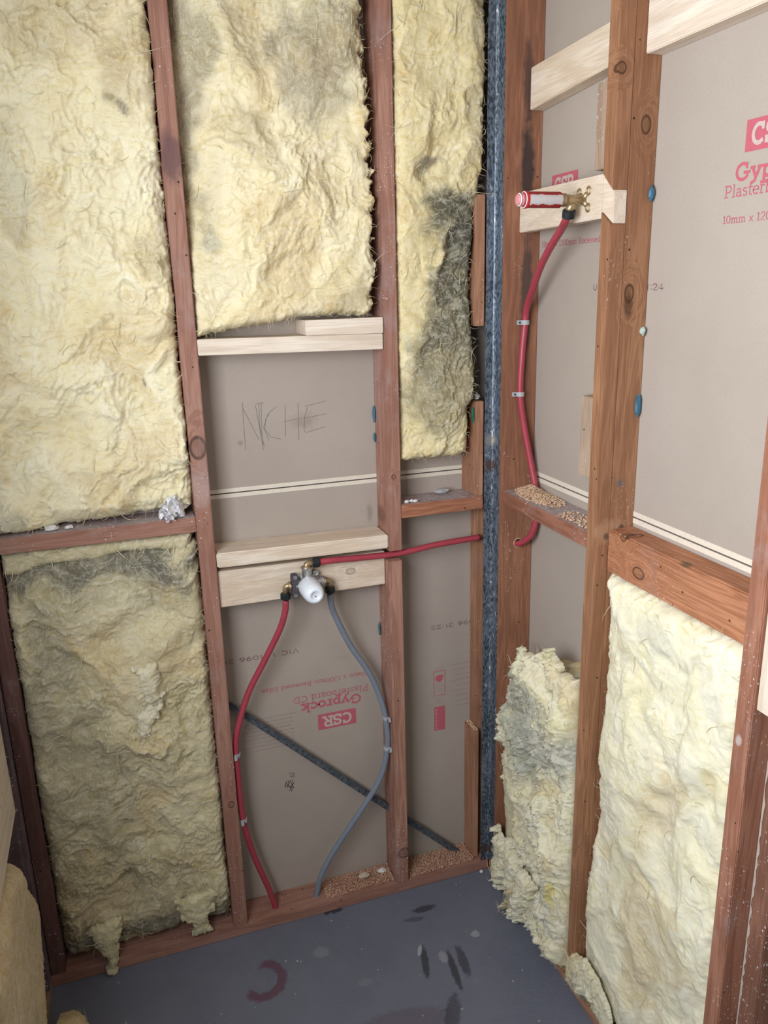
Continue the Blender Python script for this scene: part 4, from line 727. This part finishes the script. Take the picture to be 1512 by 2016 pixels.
# ------------------------------------------------------------------ scraps, chips and sawdust
def sawdust(name, label, n, fn, seed, mat, sz=(.0012, .0035)):
    rs = random.Random(seed); mb = MB()
    for i in range(n):
        c = Vector(fn(rs)); a = Vector((rs.uniform(-1, 1), rs.uniform(-1, 1), rs.uniform(-.5, .5))).normalized(); b = a.orthogonal().normalized(); n_ = a.cross(b)
        l = rs.uniform(*sz); w0 = l * rs.uniform(.3, .7); cu = rs.uniform(.1, .5) * l; t = n_ * l * .12
        top = [c + a * l, c + b * w0 + n_ * cu, c - a * l * .9, c - b * w0 + n_ * cu]; mb.add(top + [q + t for q in top], [(0, 1, 2, 3), (7, 6, 5, 4), (0, 4, 5, 1), (1, 5, 6, 2), (2, 6, 7, 3), (3, 7, 4, 0)])
    return tag(mb.build(name, mat), label, 'sawdust', None, 'stuff')
def m_chip(name, c1, c2):
    k = NT(name); nn = k.noise(k.pos(), 240, 2); k.set('Base Color', k.mix(k.step(nn, .35, .65), c1, c2)); k.set('Roughness', .9); return k.m
Ms1 = m_chip('pale_shavings', (.74, .56, .40), (.55, .33, .20)); Ms2 = m_chip('brown_sawdust', (.46, .26, .17), (.62, .40, .28))
def heap(cx, cy, rx, ry, z, h):
    def fn(rs):
        a = rs.uniform(0, 2 * PI); r = rs.random() ** .8; k_ = max(0, 1 - r); return (cx + rx * r * math.cos(a), cy + ry * r * math.sin(a), z + .0022 + rs.random() * h * k_)
    return fn
f1_ = heap(.054, -.105, .032, .050, 1.179, .020); f2_ = heap(.046, -.155, .040, .100, 1.179, .006)
sawdust('sawdust_pile', 'pale wood shavings heaped around the red pipe on the right wall noggin', 3600, lambda rs: f1_(rs) if rs.random() < .5 else f2_(rs), 1, Ms1)
sawdust('shavings', 'scattered pale shavings on the noggin next to the notched stud', 300, lambda rs: (rs.uniform(.006, .06), rs.uniform(-.43, -.30), 1.1815), 6, Ms1, (.0012, .004))
sawdust('sawdust_pile', 'brown sawdust on the bottom plate in the corner bay', 4200, lambda rs: (lambda a, b: (a, b, .0352 + rs.random() * .006 * (1 + a * 3 + .6)))(rs.uniform(-.245, -.045), rs.uniform(.006, .083)), 2, Ms2, (.0010, .0028))
sawdust('sawdust_pile', 'brown sawdust on the bottom plate left of the cut stud', 2600, lambda rs: (lambda a: (a, rs.uniform(.010, .083), .0352 + rs.random() * .010 * max(0, min(1, (a + .48) * 6))))(-.295 - .2 * rs.random() ** 1.4), 3, Ms2, (.0010, .003))
sawdust('sawdust_pile', 'pale sawdust on the low old block beside the steel angle', 260, lambda rs: (rs.uniform(-.0385, -.027), rs.uniform(.023, .08), .4572 + rs.random() * .005), 4, Ms1, (.001, .0028))
sawdust('dust_specks', 'loose dust and chips on the floor near the back wall plate', 60, lambda rs: (rs.uniform(-.9, -.05), rs.uniform(-.6, -.01), .0014), 9, flat('pale_chip', (.5, .5, .52), .8), (.0012, .003))

def crumple(name, label, cat, c, size, seed, mat, n=9, flatness=.5):
    rs = random.Random(seed); mb = MB()
    for i in range(n):
        o_ = Vector(c) + Vector((rs.uniform(-1, 1) * size[0], rs.uniform(-1, 1) * size[1], rs.uniform(.1, 1) * size[2]))
        a = Vector((rs.uniform(-1, 1), rs.uniform(-.4, .4), rs.uniform(-1, 1) * (1 - flatness) + .1)).normalized(); b = Vector((rs.uniform(-.3, .3), rs.uniform(-1, 1), rs.uniform(0, 1))).normalized(); nn = a.cross(b).normalized()
        L1 = size[0] * rs.uniform(.35, .6); L2 = size[2] * rs.uniform(.5, .9) + .003; K = 6; v = []; 
        for j in range(K + 1):
            for i2 in range(K + 1):
                u = (j / K - .5) * 2; w2 = (i2 / K - .5) * 2; edge = 1 - .25 * rs.random() * (abs(u) > .9 or abs(w2) > .9)
                pt = o_ + a * u * L1 * edge + b * w2 * L2 * edge; pt += nn * (mnoise.noise(pt * 130) * .007)
                pt.z = max(pt.z, c[2] + .0006); v.append(pt)
        f = [(j * (K + 1) + i2, j * (K + 1) + i2 + 1, (j + 1) * (K + 1) + i2 + 1, (j + 1) * (K + 1) + i2) for j in range(K) for i2 in range(K)]
        mb.add(v, f); m0 = len(v); back = [q - nn * .0009 for q in v]; mb.add(back, [q[::-1] for q in f])
    return tag(mb.build(name, mat), label, cat)
M_pap = flat('torn_white_paper', (.90, .90, .93), .8); M_chip = flat('plaster_chip', (.72, .71, .70), .85)
crumple('torn_paper', 'crumpled torn white paper on the old noggin beside the left stud', 'paper scrap', (-.800, .013, 1.184), (.034, .012, .040), 3, M_pap, 11, .1)
def chip(label, c, s_, seed, mat=None, parent=None, name='plaster_chip', cat='plaster chip', grp=None):
    bm = bmesh.new(); bmesh.ops.create_icosphere(bm, subdivisions=2, radius=1)
    for v in bm.verts:
        q = v.co * 1.7 + Vector((seed * 3.1, 0, 0)); v.co *= 1 + .45 * mnoise.noise(q); v.co = Vector((v.co.x * s_[0], v.co.y * s_[1], v.co.z * s_[2]))
    zmin = min(v.co.z for v in bm.verts)
    for v in bm.verts: v.co.z -= zmin
    me = bpy.data.meshes.new(name); bm.to_mesh(me); bm.free(); o = link(name, me, mat or M_chip, parent); o.location = c
    return tag(o, label, cat, grp) if label else o
chip('oval white plaster chip at the left end of the old noggin', (-1.068, .022, 1.1845), (.016, .010, .006), 1)
chip('small pinkish plaster chip beside the oval one on the old noggin', (-1.030, .018, 1.1845), (.010, .006, .004), 2)
for i, (x, y) in enumerate(((-.222, .012), (-.212, .010), (-.236, .010))): chip('white crumb at the left end of the short noggin by the cut stud', (x, y, 1.1558), (.006, .004, .004), i + 4, grp='white crumbs on the short noggin')
chip('grey plaster lump lying at the back of the short noggin', (-.118, .060, 1.1558), (.020, .010, .007), 9, flat('grey_plaster', (.36, .37, .37), .85))
chip('white plaster lump on top of the old corner block', (-.036, .030, 1.4005), (.009, .010, .007), 10)
chip('pale plaster lump in the sawdust left of the cut stud', (-.375, .050, .041), (.016, .011, .006), 11, flat('beige_plaster', (.55, .45, .38), .85))
chip('white plaster patch in the sawdust against the cut stud', (-.318, .052, .041), (.012, .010, .004), 12)
chip('white crumb on the floor in front of the steel angle', (-.028, -.010, .0005), (.006, .005, .004), 13)
# glue blobs squeezed out between studs and plasterboard
M_blue = flat('blue_glue', (.05, .15, .23), .5); M_teal = flat('green_glue', (.03, .16, .10), .6)
def glue(label, c, s_, seed, mat): return chip(label, c, s_, seed, mat, None, 'adhesive_blob', 'adhesive blob')
glue('upper blue glue blob behind the cut stud in the NICHE bay', (-.2935, .080, 1.355), (.0032, .006, .022), 21, M_blue)
glue('lower blue glue blob behind the cut stud in the NICHE bay', (-.2935, .080, 1.305), (.003, .005, .013), 22, M_blue)
glue('blue glue blob behind the lower cut stud under the pine board', (-.2955, .080, .775), (.0026, .006, .018), 23, M_blue)
glue('blue glue blob behind the notched stud above the tap board height', (.080, -.4745, 1.822), (.006, .0045, .014), 24, M_blue)
glue('blue glue blob behind the notched stud below its lower knot', (.080, -.4735, 1.418), (.007, .004, .024), 25, M_blue)
glue('pale glue dab behind the notched stud between the two blue ones', (.080, -.4740, 1.578), (.006, .007, .008), 26, flat('pale_glue', (.42, .52, .46), .6))
glue('green glue blob on the old block beside the steel angle', (-.0530, .012, 1.345), (.0035, .006, .020), 27, M_teal)
# torn paper edge on the doubled stud
mb = MB(); rs = random.Random(12); v = []; N = 60
for i in range(N + 1):
    z = .30 + .72 * i / N; jx = rs.uniform(-.003, .003); v += [(.0432, -.9248, z), (.0432, -.9285 + jx * .8, z), (.0424, -.9285 + jx * .8, z), (.0424, -.9248, z)]
f = [(i * 4 + a, i * 4 + (a + 1) % 4, i * 4 + 4 + (a + 1) % 4, i * 4 + 4 + a) for i in range(N) for a in range(4)]
mb.add(v, f); tag(mb.build('torn_paper_edge', flat('torn_paper_edge', (.50, .42, .36), .85), R3), 'ragged strip of torn board paper')
bpy.context.view_layer.update()
